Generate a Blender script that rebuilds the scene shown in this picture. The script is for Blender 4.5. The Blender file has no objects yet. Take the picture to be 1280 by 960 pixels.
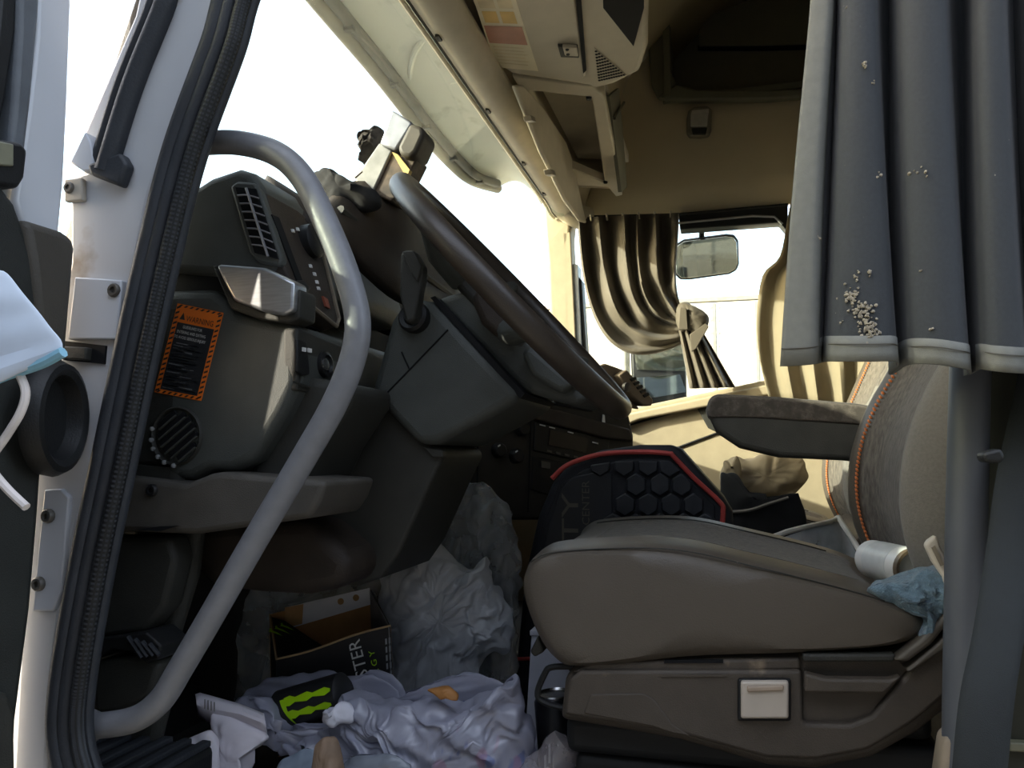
import bpy, bmesh, math, random
from mathutils import Vector, Matrix, noise, Quaternion
random.seed(7)
V = Vector
SC = bpy.context.scene
COL = SC.collection
# ------------------------------------------------------------------ camera
F = 970.0
YAW, PITCH = math.radians(15.0), math.radians(5.2)
CAM = V((0, 0, .5))
FW = V((-math.sin(YAW)*math.cos(PITCH), math.cos(YAW)*math.cos(PITCH), math.sin(PITCH)))
RT = V((math.cos(YAW), math.sin(YAW), 0))
UP = RT.cross(FW)
cd = bpy.data.cameras.new('camera'); co = bpy.data.objects.new('camera', cd); COL.objects.link(co)
cd.sensor_width = 36; cd.sensor_fit = 'HORIZONTAL'; cd.lens = F/1280*36; cd.clip_start = .02; cd.clip_end = 500
co.location = CAM
co.rotation_euler = FW.to_track_quat('-Z', 'Y').to_euler()
SC.camera = co
# ------------------------------------------------------------------ world, sun, exposure
SUN_DIR = V((1.0, .55, -.40)).normalized()          # way the light travels
W = bpy.data.worlds.new('sky'); SC.world = W; W.use_nodes = True
nt = W.node_tree; nt.nodes.clear()
sk = nt.nodes.new('ShaderNodeTexSky'); sk.sky_type = 'NISHITA'; sk.sun_disc = False
sk.sun_elevation = math.asin(-SUN_DIR.z)
sk.sun_rotation = math.atan2(-SUN_DIR.x, -SUN_DIR.y)
sk.air_density = 1.0; sk.dust_density = 3.0; sk.ozone_density = 1.0; sk.altitude = 0
bg = nt.nodes.new('ShaderNodeBackground'); bg.inputs[1].default_value = 1.0
wo = nt.nodes.new('ShaderNodeOutputWorld')
hz = nt.nodes.new('ShaderNodeMixRGB'); hz.inputs[0].default_value = .42; hz.inputs[2].default_value = (2.5, 2.42, 2.32, 1)   # bright haze
nt.links.new(sk.outputs[0], hz.inputs[1]); nt.links.new(hz.outputs[0], bg.inputs[0]); nt.links.new(bg.outputs[0], wo.inputs[0])
sl = bpy.data.lights.new('sun_offscreen', 'SUN'); sl.energy = 10.0; sl.color = (1, .90, .74); sl.angle = math.radians(.6)
so = bpy.data.objects.new('sun_offscreen', sl); COL.objects.link(so)
so.rotation_euler = SUN_DIR.to_track_quat('-Z', 'Y').to_euler(); so.location = (-6, -4, 6)
SC.view_settings.view_transform = 'Standard'; SC.view_settings.look = 'None'
SC.view_settings.gamma = 1; SC.view_settings.use_curve_mapping = False
SC.view_settings.exposure = .27

# ------------------------------------------------------------------ pixel helpers
def ray(px, py): return FW + RT*((px-640)/F) - UP*((py-480)/F)
def P(px, py, Y): r = ray(px, py); return CAM + r*(Y/r.y)
def PX(px, py, X): r = ray(px, py); return CAM + r*(X/r.x)
def PZ(px, py, Z): r = ray(px, py); return CAM + r*((Z-CAM.z)/r.z)
def PP(px, py, p0, n): r = ray(px, py); return CAM + r*((p0-CAM).dot(n)/r.dot(n))

# ------------------------------------------------------------------ materials
MATS = {}
def srgb(h):
    h = h.lstrip('#'); o = []
    for i in (0, 2, 4):
        c = int(h[i:i+2], 16)/255
        o.append(c/12.92 if c <= .04045 else ((c+.055)/1.055)**2.4)
    return o
def mat(name, hexc, rough=.5, metal=0, var=.15, scale=25, bump=0, bscale=400, speck=None, speck_amt=.0, spec=.5,
        trans=0, alpha=1, stretch=None, sheen=0, stain=None, stain_lo=.62, stain_scale=14):
    if name in MATS: return MATS[name]
    m = bpy.data.materials.new(name); m.use_nodes = True; n = m.node_tree.nodes; L = m.node_tree.links
    b = n['Principled BSDF']
    c = srgb(hexc)
    tc = n.new('ShaderNodeTexCoord'); mp = n.new('ShaderNodeMapping'); L.new(tc.outputs['Object'], mp.inputs[0])
    if stretch: mp.inputs['Scale'].default_value = stretch
    nz = n.new('ShaderNodeTexNoise'); nz.inputs['Scale'].default_value = scale; nz.inputs['Detail'].default_value = 5
    L.new(mp.outputs[0], nz.inputs[0])
    cr = n.new('ShaderNodeValToRGB'); cr.color_ramp.elements[0].position = .3; cr.color_ramp.elements[1].position = .7
    cr.color_ramp.elements[0].color = [x*(1-var) for x in c]+[1]; cr.color_ramp.elements[1].color = [min(1, x*(1+var)) for x in c]+[1]
    L.new(nz.outputs[0], cr.inputs[0]); col = cr.outputs[0]
    def over(sc, lo, hi, hx, det=3):
        nonlocal col
        z = n.new('ShaderNodeTexNoise'); z.inputs['Scale'].default_value = sc; z.inputs['Detail'].default_value = det
        L.new(tc.outputs['Object'], z.inputs[0])
        r = n.new('ShaderNodeValToRGB'); r.color_ramp.elements[0].position = lo; r.color_ramp.elements[1].position = hi
        L.new(z.outputs[0], r.inputs[0])
        mx = n.new('ShaderNodeMixRGB'); L.new(r.outputs[0], mx.inputs[0]); L.new(col, mx.inputs[1])
        mx.inputs[2].default_value = srgb(hx)+[1]; col = mx.outputs[0]
    if speck: over(170, .74-speck_amt, .78-speck_amt, speck)
    if stain: over(stain_scale, stain_lo, stain_lo+.12, stain, 6)
    L.new(col, b.inputs['Base Color'])
    b.inputs['Roughness'].default_value = rough; b.inputs['Metallic'].default_value = metal
    b.inputs['Specular IOR Level'].default_value = spec
    if sheen: b.inputs['Sheen Weight'].default_value = sheen
    if trans: b.inputs['Transmission Weight'].default_value = trans
    b.inputs['Alpha'].default_value = alpha
    if bump:
        z = n.new('ShaderNodeTexNoise'); z.inputs['Scale'].default_value = bscale; z.inputs['Detail'].default_value = 2
        L.new(mp.outputs[0], z.inputs[0])
        bp = n.new('ShaderNodeBump'); bp.inputs['Strength'].default_value = bump; bp.inputs['Distance'].default_value = .002
        L.new(z.outputs[0], bp.inputs['Height']); L.new(bp.outputs[0], b.inputs['Normal'])
    MATS[name] = m; return m
def film(name, hexc, opac, rough=.35, tl=.5, prints=()):
    """thin plastic film: part see-through, part diffuse / translucent, with a soft gloss"""
    if name in MATS: return MATS[name]
    m = bpy.data.materials.new(name); m.use_nodes = True; n = m.node_tree.nodes; L = m.node_tree.links; n.clear()
    c = srgb(hexc)+[1]
    o = n.new('ShaderNodeOutputMaterial'); d = n.new('ShaderNodeBsdfDiffuse'); t = n.new('ShaderNodeBsdfTranslucent')
    g = n.new('ShaderNodeBsdfGlossy'); g.inputs['Roughness'].default_value = rough
    tr = n.new('ShaderNodeBsdfTransparent'); d.inputs[0].default_value = c; t.inputs[0].default_value = c
    tc = n.new('ShaderNodeTexCoord'); z = n.new('ShaderNodeTexNoise'); z.inputs['Scale'].default_value = 18; z.inputs['Detail'].default_value = 6
    L.new(tc.outputs['Object'], z.inputs[0])
    col = None
    for i, (hx2, sc2, lo2, x_min, z_max) in enumerate(prints):       # worn print on one side of the bag
        w = n.new('ShaderNodeTexNoise'); w.inputs['Scale'].default_value = sc2; w.inputs['Detail'].default_value = 1
        mpp = n.new('ShaderNodeMapping'); mpp.inputs['Scale'].default_value = (1, .4, .6); mpp.inputs['Location'].default_value = (i*3.1, i, 0)
        L.new(tc.outputs['Object'], mpp.inputs[0]); L.new(mpp.outputs[0], w.inputs[0])
        r2 = n.new('ShaderNodeValToRGB'); r2.color_ramp.elements[0].position = lo2; r2.color_ramp.elements[1].position = lo2+.03; L.new(w.outputs[0], r2.inputs[0])
        sx = n.new('ShaderNodeSeparateXYZ'); L.new(tc.outputs['Object'], sx.inputs[0])
        g1 = n.new('ShaderNodeMath'); g1.operation = 'GREATER_THAN'; g1.inputs[1].default_value = x_min; L.new(sx.outputs[0], g1.inputs[0])
        g2_ = n.new('ShaderNodeMath'); g2_.operation = 'LESS_THAN'; g2_.inputs[1].default_value = z_max; L.new(sx.outputs[2], g2_.inputs[0])
        m1_ = n.new('ShaderNodeMath'); m1_.operation = 'MULTIPLY'; L.new(g1.outputs[0], m1_.inputs[0]); L.new(g2_.outputs[0], m1_.inputs[1])
        m2_ = n.new('ShaderNodeMath'); m2_.operation = 'MULTIPLY'; L.new(m1_.outputs[0], m2_.inputs[0]); L.new(r2.outputs[0], m2_.inputs[1])
        m3_ = n.new('ShaderNodeMath'); m3_.operation = 'MULTIPLY'; L.new(m2_.outputs[0], m3_.inputs[0]); m3_.inputs[1].default_value = .6
        mx = n.new('ShaderNodeMixRGB'); L.new(m3_.outputs[0], mx.inputs[0]); mx.inputs[1].default_value = c; mx.inputs[2].default_value = srgb(hx2)+[1]
        if col: L.new(col, mx.inputs[1])
        col = mx.outputs[0]
    if col: L.new(col, d.inputs[0]); L.new(col, t.inputs[0])
    mr = n.new('ShaderNodeMapRange'); mr.inputs[1].default_value = .3; mr.inputs[2].default_value = .7
    mr.inputs[3].default_value = max(0, opac-.15); mr.inputs[4].default_value = min(1, opac+.15); L.new(z.outputs[0], mr.inputs[0])
    a = n.new('ShaderNodeMixShader'); a.inputs[0].default_value = tl; L.new(d.outputs[0], a.inputs[1]); L.new(t.outputs[0], a.inputs[2])
    e = n.new('ShaderNodeMixShader'); e.inputs[0].default_value = .08; L.new(a.outputs[0], e.inputs[1]); L.new(g.outputs[0], e.inputs[2])
    f = n.new('ShaderNodeMixShader'); L.new(mr.outputs[0], f.inputs[0]); L.new(tr.outputs[0], f.inputs[1]); L.new(e.outputs[0], f.inputs[2])
    L.new(f.outputs[0], o.inputs[0]); MATS[name] = m; return m
def glass(name, tint='#f4faf8', refl=.06):
    if name in MATS: return MATS[name]
    m = bpy.data.materials.new(name); m.use_nodes = True; n = m.node_tree.nodes; L = m.node_tree.links; n.clear()
    o = n.new('ShaderNodeOutputMaterial'); tr = n.new('ShaderNodeBsdfTransparent'); tr.inputs[0].default_value = srgb(tint)+[1]
    g = n.new('ShaderNodeBsdfGlossy'); g.inputs['Roughness'].default_value = .02
    x = n.new('ShaderNodeMixShader'); x.inputs[0].default_value = refl
    L.new(tr.outputs[0], x.inputs[1]); L.new(g.outputs[0], x.inputs[2]); L.new(x.outputs[0], o.inputs[0]); MATS[name] = m; return m
def weave(name, hexc, hex2, scale=260, rough=.9, band=None, bandax='Z'):
    if name in MATS: return MATS[name]
    m = bpy.data.materials.new(name); m.use_nodes = True; n = m.node_tree.nodes; L = m.node_tree.links
    b = n['Principled BSDF']; tc = n.new('ShaderNodeTexCoord')
    w = n.new('ShaderNodeTexWave'); w.inputs['Scale'].default_value = scale/6; w.inputs['Distortion'].default_value = 3; w.inputs['Detail'].default_value = 2
    w.bands_direction = 'Y'; L.new(tc.outputs['Object'], w.inputs[0])
    z = n.new('ShaderNodeTexNoise'); z.inputs['Scale'].default_value = scale; L.new(tc.outputs['Object'], z.inputs[0])
    ad = n.new('ShaderNodeMath'); ad.operation = 'MULTIPLY'; L.new(w.outputs[1], ad.inputs[0]); L.new(z.outputs[0], ad.inputs[1])
    cr = n.new('ShaderNodeValToRGB'); cr.color_ramp.elements[0].color = srgb(hexc)+[1]; cr.color_ramp.elements[1].color = srgb(hex2)+[1]
    cr.color_ramp.elements[1].position = .6; L.new(ad.outputs[0], cr.inputs[0]); L.new(cr.outputs[0], b.inputs['Base Color'])
    bp = n.new('ShaderNodeBump'); bp.inputs['Strength'].default_value = .5; bp.inputs['Distance'].default_value = .002
    L.new(ad.outputs[0], bp.inputs['Height']); L.new(bp.outputs[0], b.inputs['Normal'])
    b.inputs['Roughness'].default_value = rough; b.inputs['Sheen Weight'].default_value = .15
    MATS[name] = m; return m

DASH = mat('dash_plastic', '#464946', .55, bump=.35, bscale=700, var=.1, speck='#8a867c', speck_amt=-.02, spec=.35)
DASHD = mat('dash_plastic_dark', '#31312d', .6, bump=.35, bscale=700, var=.12, speck='#77736a', speck_amt=-.02, spec=.35)
DASHB = mat('dash_brown', '#332c26', .6, bump=.3, bscale=500, var=.2, speck='#80705c', speck_amt=-.01, spec=.35)
BLACK = mat('black_plastic', '#1a1b1c', .5, bump=.2, spec=.35)
VOID = mat('lining_and_gap_shade', '#17181a', .8, spec=.2)  # black parts; also dark sheets put in for the shade of slots and gaps
RUBBER = mat('rubber_seal', '#2b2e33', .55, bump=.3, bscale=300, spec=.4)
WHITE = mat('white_paint', '#bfc1c5', .3, var=.04, scale=8, stain='#8d7a62', stain_lo=.62, stain_scale=9)
WHITE2 = mat('white_paint_clean', '#c3c6cc', .25, var=.03, scale=6)
TAN = mat('headliner_tan', '#c6b99c', .85, bump=.25, bscale=900, var=.06, scale=6)
TAND = mat('console_plastic', '#c4bba7', .55, bump=.25, bscale=700, var=.05, spec=.3)
CREAM = mat('door_cream', '#a3967d', .7, bump=.25, bscale=500, var=.06)
OLIVE = mat('olive_trim', '#6b6a5a', .6, bump=.25, bscale=700, var=.06)
OLIVED = mat('olive_dark', '#3b3c32', .7, bump=.25, bscale=700, var=.06)
BAR = mat('grab_bar_grey', '#747579', .42, var=.08, scale=60, speck='#55534f', speck_amt=-.03, bump=.12, bscale=300)
SILVER = mat('brushed_silver', '#c6c8cc', .28, metal=.85, var=.12, scale=30, stretch=(1, 1, 14))
VINYL = mat('seat_vinyl', '#564f46', .42, var=.06, scale=12, bump=.25, bscale=600, spec=.4)
BASEP = mat('seat_base_plastic', '#4b443c', .55, var=.12, bump=.3, bscale=600, spec=.35, stain='#8a7a66', stain_lo=.66, stain_scale=20)
FABRIC = mat('seat_fabric', '#5e5850', .95, var=.42, scale=45, stretch=(3, 5, 1.2), bump=.6, bscale=120, sheen=.1)
FABL = mat('seat_fabric_light', '#716d66', .95, var=.10, scale=300, bump=.3, bscale=700, sheen=.1)
ORANGE = mat('orange_thread', '#d2793f', .7)
RED = mat('red_piping', '#b3423e', .6)
CURT = weave('curtain_dark', '#2c3034', '#4c5054', 1200, .85)
HEM = mat('curtain_hem', '#74756f', .85, var=.07, scale=120, bump=.2, bscale=1500)
CURTP = mat('curtain_passenger', '#585145', .75, var=.08, sheen=.1)
TRAILER = mat('trailer_white', '#ded8c8', .5, var=.04)
ASPH = mat('asphalt', '#6e6a62', .95, var=.2, scale=3)
MIRROR = mat('mirror_glass', '#f0f0f0', .03, metal=1, var=0)
WINDSH = glass('windshield_glass')
WGREEN = glass('door_glass', '#d5e6dc', .08)
WTEXT = mat('white_print', '#d8d8d4', .6, var=.05)
GREYTEXT = mat('grey_print', '#55524a', .6, var=.05)
GREEN = mat('green_print', '#a6d80a', .5, var=.08)
STK_O = mat('sticker_orange', '#e8761d', .5, var=.05)
STK_B = mat('sticker_black', '#1d2024', .5, var=.05)

# ------------------------------------------------------------------ mesh helpers
def obj(name, vf, m, parent=None, bevel=0, sub=0, smooth=True, solid=0, ang=40, seg=3):
    v, f = vf
    me = bpy.data.meshes.new(name); me.from_pydata([tuple(x) for x in v], [], f)
    bm = bmesh.new(); bm.from_mesh(me)
    bmesh.ops.recalc_face_normals(bm, faces=bm.faces); bm.to_mesh(me); bm.free()
    for mm in (m if isinstance(m, (list, tuple)) else [m]): me.materials.append(mm)
    if smooth:
        for p in me.polygons: p.use_smooth = True
        me.set_sharp_from_angle(angle=math.radians(ang))
    o = bpy.data.objects.new(name, me); COL.objects.link(o)
    if parent:
        o.parent = parent; o.matrix_parent_inverse = Matrix.Translation(-parent.location)
    if solid:
        s = o.modifiers.new('solid', 'SOLIDIFY'); s.thickness = solid; s.offset = 0
    if bevel:
        b = o.modifiers.new('bevel', 'BEVEL'); b.width = bevel; b.segments = seg; b.limit_method = 'ANGLE'; b.angle_limit = math.radians(35)
        b.harden_normals = False
        for p in me.polygons: p.use_smooth = True
        me.set_sharp_from_angle(angle=math.radians(60))
    if sub:
        s = o.modifiers.new('sub', 'SUBSURF'); s.levels = sub; s.render_levels = sub
    return o
def tag(o, label, cat, group=None):
    o['label'] = label; o['category'] = cat
    if group: o['group'] = group
    return o
def st(o): o['kind'] = 'structure'; return o
def thing(name, label, cat, loc=(0, 0, 0), group=None):
    o = bpy.data.objects.new(name, None); COL.objects.link(o); o.location = loc; o.empty_display_size = .05
    return tag(o, label, cat, group)
def join(*vfs):
    v, f = [], []
    for a, b in vfs:
        k = len(v); v += list(a); f += [tuple(i+k for i in q) for q in b]
    return v, f
def ext(pts, vec):
    pts = [V(p) for p in pts]; n = len(pts); vec = V(vec)
    v = pts + [p+vec for p in pts]
    f = [tuple(range(n)), tuple(range(2*n-1, n-1, -1))] + [(i, (i+1) % n, n+(i+1) % n, n+i) for i in range(n)]
    return v, f
def prism(pix, Y0, Y1): return ext([P(x, y, Y0) for x, y in pix], (0, Y1-Y0, 0))
def box(c, s, rot=None):
    c = V(c); h = V(s)/2; pts = []
    for dx, dy, dz in ((-1,-1,-1),(1,-1,-1),(1,1,-1),(-1,1,-1),(-1,-1,1),(1,-1,1),(1,1,1),(-1,1,1)):
        p = V((dx*h.x, dy*h.y, dz*h.z))
        if rot is not None: p = rot @ p
        pts.append(c+p)
    return pts, [(0,3,2,1),(4,5,6,7),(0,1,5,4),(1,2,6,5),(2,3,7,6),(3,0,4,7)]
def cat(pts, n=6, closed=False):
    pts = [V(p) for p in pts]; out = []; N = len(pts)
    for i in range(N if closed else N-1):
        p0 = pts[(i-1) % N] if closed or i > 0 else pts[0]*2-pts[1]
        p1 = pts[i]; p2 = pts[(i+1) % N]
        p3 = pts[(i+2) % N] if closed or i+2 < N else pts[-1]*2-pts[-2]
        for k in range(n):
            t = k/n
            out.append(.5*((2*p1)+(p2-p0)*t+(2*p0-5*p1+4*p2-p3)*t*t+(3*p1-p0-3*p2+p3)*t**3))
    if not closed: out.append(pts[-1])
    return out
def tube(pts, r, n=12, caps=True):
    pts = [V(p) for p in pts]; N = len(pts); v = []; f = []
    rr = r if isinstance(r, (list, tuple)) else [r]*N
    t0 = (pts[1]-pts[0]).normalized(); ref = V((0, 0, 1)) if abs(t0.z) < .9 else V((1, 0, 0))
    u = t0.cross(ref).normalized()
    for i, p in enumerate(pts):
        t = (pts[min(i+1, N-1)]-pts[max(i-1, 0)]).normalized()
        u = (u-t*u.dot(t)).normalized(); w = t.cross(u)
        for k in range(n):
            a = 2*math.pi*k/n; v.append(p+(u*math.cos(a)+w*math.sin(a))*rr[i])
    for i in range(N-1):
        for k in range(n): f.append((i*n+k, i*n+(k+1) % n, (i+1)*n+(k+1) % n, (i+1)*n+k))
    if caps: f += [tuple(range(n-1, -1, -1)), tuple(range((N-1)*n, N*n))]
    return v, f
def grid(rows):
    n = len(rows[0]); v = [p for r in rows for p in r]
    f = [(i*n+j, i*n+j+1, (i+1)*n+j+1, (i+1)*n+j) for i in range(len(rows)-1) for j in range(n-1)]
    return v, f
def loft(rings, caps=True):
    n = len(rings[0]); v = [p for r in rings for p in r]
    f = [(i*n+j, i*n+(j+1) % n, (i+1)*n+(j+1) % n, (i+1)*n+j) for i in range(len(rings)-1) for j in range(n)]
    if caps: f += [tuple(range(n-1, -1, -1)), tuple(range((len(rings)-1)*n, len(rings)*n))]
    return v, f
def lathe(p0, axis, prof, n=24):
    """prof = [(distance along axis, radius)]"""
    p0 = V(p0); a = V(axis).normalized(); u = a.orthogonal().normalized(); w = a.cross(u)
    return loft([[p0+a*d+(u*math.cos(2*math.pi*k/n)+w*math.sin(2*math.pi*k/n))*r for k in range(n)] for d, r in prof])
def crump(p, freq, seed, sharp=.6, an=None):
    if an: c_, s_ = math.cos(an), math.sin(an); p = V(((p.x*c_+p.z*s_)*.32, p.y*.6, (-p.x*s_+p.z*c_)*1.25))
    q = V(p)*freq+V((seed*3.7, seed*1.9, seed*7.3))
    q2 = q+V((noise.noise(q*.9), noise.noise(q*.9+V((9, 9, 9))), noise.noise(q*.9+V((3, 30, 3)))))*.8
    d, _ = noise.voronoi(q2); d2, _ = noise.voronoi(q2*2.3)
    d3, _ = noise.voronoi(q2*5.1); return sharp*(d[1]-d[0]) + sharp*.45*(d2[1]-d2[0]) + sharp*.16*(d3[1]-d3[0]) + (1-sharp)*noise.noise(q2)
def pillow(pix, Y, df, db=.03, rings=16, n=90, amp=0, freq=20, seed=1, center=None, tiltz=0, smooth_out=True, pw=.5, floor=None, an=None):
    """a closed body with the given outline (pixel outline carried to depth Y), bulging towards -y by df and +y by db"""
    o = [P(x, y, Y) for x, y in pix]
    per = max(2, int(n/len(pix)))
    o = cat(o, per, True) if smooth_out else [a.lerp(b, k/per) for a, b in zip(o, o[1:]+o[:1]) for k in range(per)]
    c = P(center[0], center[1], Y) if center else sum(o, V((0, 0, 0)))/len(o)
    N = len(o); v = []; f = []; rm = sum((p-c).length for p in o)/len(o)*.8
    def put(r, side):
        row = []
        for p in o:
            dv = p-c; w = min(1, (1-r)*1.7); q = c+(dv*(1-w)+dv.normalized()*(rm*w))*r
            q.y += side*(df if side < 0 else db)*max(0, 1-r*r)**pw
            q.y += tiltz*(q.z-c.z)
            if amp:
                a = amp*crump(q, freq, seed, an=an); q.y -= a if side < 0 else -a
                q.x += .4*amp*noise.noise(q*freq*1.3); q.z += .4*amp*noise.noise(q*freq*1.3+V((7, 1, 4)))
            if floor is not None: q.z = max(q.z, floor)
            row.append(q)
        return row
    rws = [put(math.sin(math.pi/2*k/rings), -1) for k in range(1, rings)] + [put(1, -1)] + [put(math.sin(math.pi/2*k/rings), 1) for k in range(rings-1, 0, -2)]
    v = [p for r in rws for p in r]
    f = [(i*N+j, i*N+(j+1) % N, (i+1)*N+(j+1) % N, (i+1)*N+j) for i in range(len(rws)-1) for j in range(N)]
    f += [tuple(range(N-1, -1, -1)), tuple(range((len(rws)-1)*N, len(rws)*N))]
    return v, f
def text(body, o, r, u, size, m, parent, name='lettering', off=.0006, xs=1.0):
    cu = bpy.data.curves.new('t', 'FONT'); cu.body = body; cu.size = 1; cu.resolution_u = 2
    t = bpy.data.objects.new('t', cu); COL.objects.link(t)
    dg = bpy.context.evaluated_depsgraph_get(); me = bpy.data.meshes.new_from_object(t.evaluated_get(dg))
    bpy.data.objects.remove(t); bpy.data.curves.remove(cu)
    r = V(r).normalized(); u = V(u).normalized(); n = r.cross(u)
    vs = [V(o)+r*(x.co.x*size*xs)+u*(x.co.y*size)+n*off for x in me.vertices]; fs = [tuple(p.vertices) for p in me.polygons]
    bpy.data.meshes.remove(me)
    return obj(name, (vs, fs), m, parent, smooth=False)
def poly_px(pix, Y): return [P(x, y, Y) for x, y in pix], [tuple(range(len(pix)))]
def screw(name, px, py, Y, r, m, parent):
    c = P(px, py, Y); return obj(name, lathe(c, (0, -1, 0), [(-.004, r), (.002, r), (.004, r*.8), (.004, r*.45), (.0015, r*.4), (.0015, .0005)], 14), m, parent)

# ================================================================== SETTING
YJ = .76                                   # door opening plane on the driver side
YW = 2.70                                  # passenger side wall
g = st(obj('ground', grid([[V((x, y, -1.2)) for x in (-60, 0, 60)] for y in (-60, 0, 60)]), ASPH))
floor = st(obj('floor', box((.4, 1.76, -.02), (3.2, 2.0, .04)), mat('floor_mat', '#1c1d1d', .8, bump=.4, bscale=120), bevel=.004))
for i in range(6):                          # ribbed tread at the doorway
    obj('tread_rib', box((-.83+.03*i, .865, .112), (.014, .16, .008)), RUBBER, floor, bevel=.002)
obj('tread_step', box((-.76, .865, .05), (.18, .17, .12)), BLACK, floor, bevel=.01)
wf = st(obj('wall_front', join(box((-.98, 1.74, .38), (.05, 1.95, .80))), VOID))
# driver side wall above and behind the doorway
st(obj('wall_left', join(box((1.18, .80, 1.04), (1.60, .05, 2.48)), box((.0, .80, 1.88), (.98, .05, .80))), OLIVED))
st(obj('wall_left_outer', join(box((1.18, .768, .64), (1.60, .012, 3.28)), box((.0, .768, 1.88), (.98, .012, .80))), WHITE2))
# passenger side upper wall (headliner side)
CX0, CZ0 = P(838, 60, 2.66).x, P(900, 111, 2.66).z          # opening of the storage bin in the side wall
xs = [-.48, -.32, CX0, -.02, .13, .28, .43, .58, .73, .88, 1.03, 1.18, 1.33, 1.6, 1.92]
zz = [0, .12, .25, .36, None, .55, .66, .78, .89, 1.0]
def wpt(x, t):
    z = CZ0 if t is None else 1.315+.03*(x+.48)+t*(2.25-1.315)
    tt = (z-1.315)/(2.25-1.315)
    return V((x, YW-.01-.22*max(0, tt-.55)**2, z))
v, f = grid([[wpt(x, t) for x in xs] for t in zz])
f = [q for q in f if not all(v[i].x > CX0-.001 and v[i].x < 1.34 and v[i].z > CZ0-.001 for i in q)]
wr = st(obj('wall_right', (v, f), TAN, solid=.02))
st(obj('wall_right_lower', box((1.35, YW+.01, .6), (1.4, .04, 1.4)), TAN))
# roof and front slope
st(obj('ceiling', join(grid([[V((-.478, y, 1.335)) for y in (.8, 1.7, 2.72)], [V((-.46, y, 1.40)) for y in (.8, 1.7, 2.72)], [V((-.30, y, 1.85)) for y in (.8, 1.7, 2.895)], [V((.0, y, 2.15)) for y in (.8, 1.7, 2.895)], [V((.4, y, 2.25)) for y in (.8, 1.7, 2.895)], [V((2.0, y, 2.25)) for y in (.8, 1.7, 2.895)]])), TAN, solid=.03))
st(obj('wall_back', box((2.0, 1.75, 1.1), (.04, 2.0, 2.4)), OLIVE))

# --- windshield header trim, curving down at the passenger end
hd = [V((-.475, y, 1.315)) for y in (.80, 1.1, 1.5, 1.9, 2.3)] + [P(702, 255, 2.56), P(716, 268, 2.60), P(735, 274, 2.64)]
hp = cat(hd, 5)
trim1 = st(obj('trim_1', tube(hp, .042, 14), TAND))
gp = [p+V((-.030, 0, -.026)) for p in hp[:-8]]
obj('header_gasket', tube(gp, .006, 8), BLACK, trim1)
obj('header_bead', tube([p+V((-.010, -.0, -.006)) for p in gp], .005, 8), mat('bead_cream', '#d8cdb4', .4), trim1)
for yy in (1.3, 1.62, 1.95, 2.2): obj('clip', box((-.49, yy, 1.274), (.008, .018, .006)), BLACK, trim1)
# --- passenger A pillar and window divider
ap = st(obj('trim_2', prism([(676, 232), (700, 238), (716, 262), (712, 300), (716, 460), (690, 470), (684, 330)], 2.60, 2.70), CREAM, bevel=.012))
st(obj('trim_3', join(prism([(703, 290), (713, 290), (722, 470), (708, 470)], 2.60, 2.68)), CREAM, bevel=.004))
st(obj('trim_4', prism([(715, 330), (722, 330), (729, 470), (719, 470)], 2.61, 2.68), mat('window_divider', '#9b9ea2', .4), bevel=.003))
st(obj('trim_5', prism([(722, 345), (727, 350), (735, 470), (729, 470)], 2.62, 2.68), BLACK, bevel=.002))

# --- windshield
wb = [V((-.98, y, .77)) for y in (.82, 1.7, 2.64)]; wt = [V((-.495, y, 1.31)) for y in (.82, 1.7, 2.64)]
st(obj('window_1', grid([wb, wt]), WINDSH, solid=.006))

# --- passenger door with its window
dr = st(obj('door_2', prism([(600, 560), (690, 535), (790, 510), (952, 476), (1110, 452), (1110, 800), (600, 800)], 2.64, 2.72), CREAM, bevel=.008))
obj('sill_ledge', prism([(770, 520), (952, 482), (1110, 458), (1110, 468), (952, 495), (800, 524), (772, 535)], 2.60, 2.66), CREAM, dr, bevel=.006)
obj('door_seam', tube([P(780, 533, 2.636), P(880, 505, 2.636), P(960, 492, 2.636)], .004, 6), BLACK, dr)
obj('door_seam', tube([P(846, 560, 2.636), P(900, 540, 2.636)], .004, 6), BLACK, dr)
obj('door_pocket', prism([(870, 508), (905, 500), (905, 545), (885, 535)], 2.625, 2.645), DASHD, dr, bevel=.004)
w2 = st(obj('window_2', prism([(722, 272), (980, 258), (980, 470), (952, 476), (722, 530)], 2.69, 2.694), WINDSH))
obj('window_frame', join(prism([(848, 268), (985, 255), (985, 290), (975, 278), (850, 287)], 2.66, 2.72)), BLACK, w2, bevel=.004)
obj('frame_bead', tube([P(848, 279, 2.65), P(940, 270, 2.65), P(968, 271, 2.65), P(978, 280, 2.65)], .004, 6), SILVER, w2)
obj('frame_edge', tube([P(735, 271, 2.66), P(850, 268, 2.66), P(985, 256, 2.66)], .005, 6), BLACK, w2)

# --- driver A pillar / door jamb (painted white) seen through the open door
jl = [(60, -80), (480, -380), (318, -80), (275, 0), (228, 120), (186, 240), (168, 330), (150, 420), (110, 600), (80, 720), (62, 860), (55, 1000), (-60, 1000), (-60, 600), (60, 440), (88, 330), (88, 222), (118, 212), (165, 90), (205, 0), (240, -80), (400, -380)]
jl = jl[1:]
jamb = st(obj('trim_6', prism(jl, YJ, .775), WHITE, bevel=.004))
obj('outer_pillar', prism([(186, -60), (346, -360), (382, -360), (222, -60), (196, 20), (158, 110), (122, 205), (110, 190), (104, 168), (140, 85), (168, 20)], YJ+.004, YJ+.03), WHITE2, jamb, bevel=.004)
obj('drip_channel', tube(cat([P(392, -360, YJ-.006), P(232, -60, YJ-.006), P(203, 15, YJ-.006), P(165, 110, YJ-.006), P(132, 215, YJ-.006)], 6), .013, 12), RUBBER, jamb)
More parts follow.
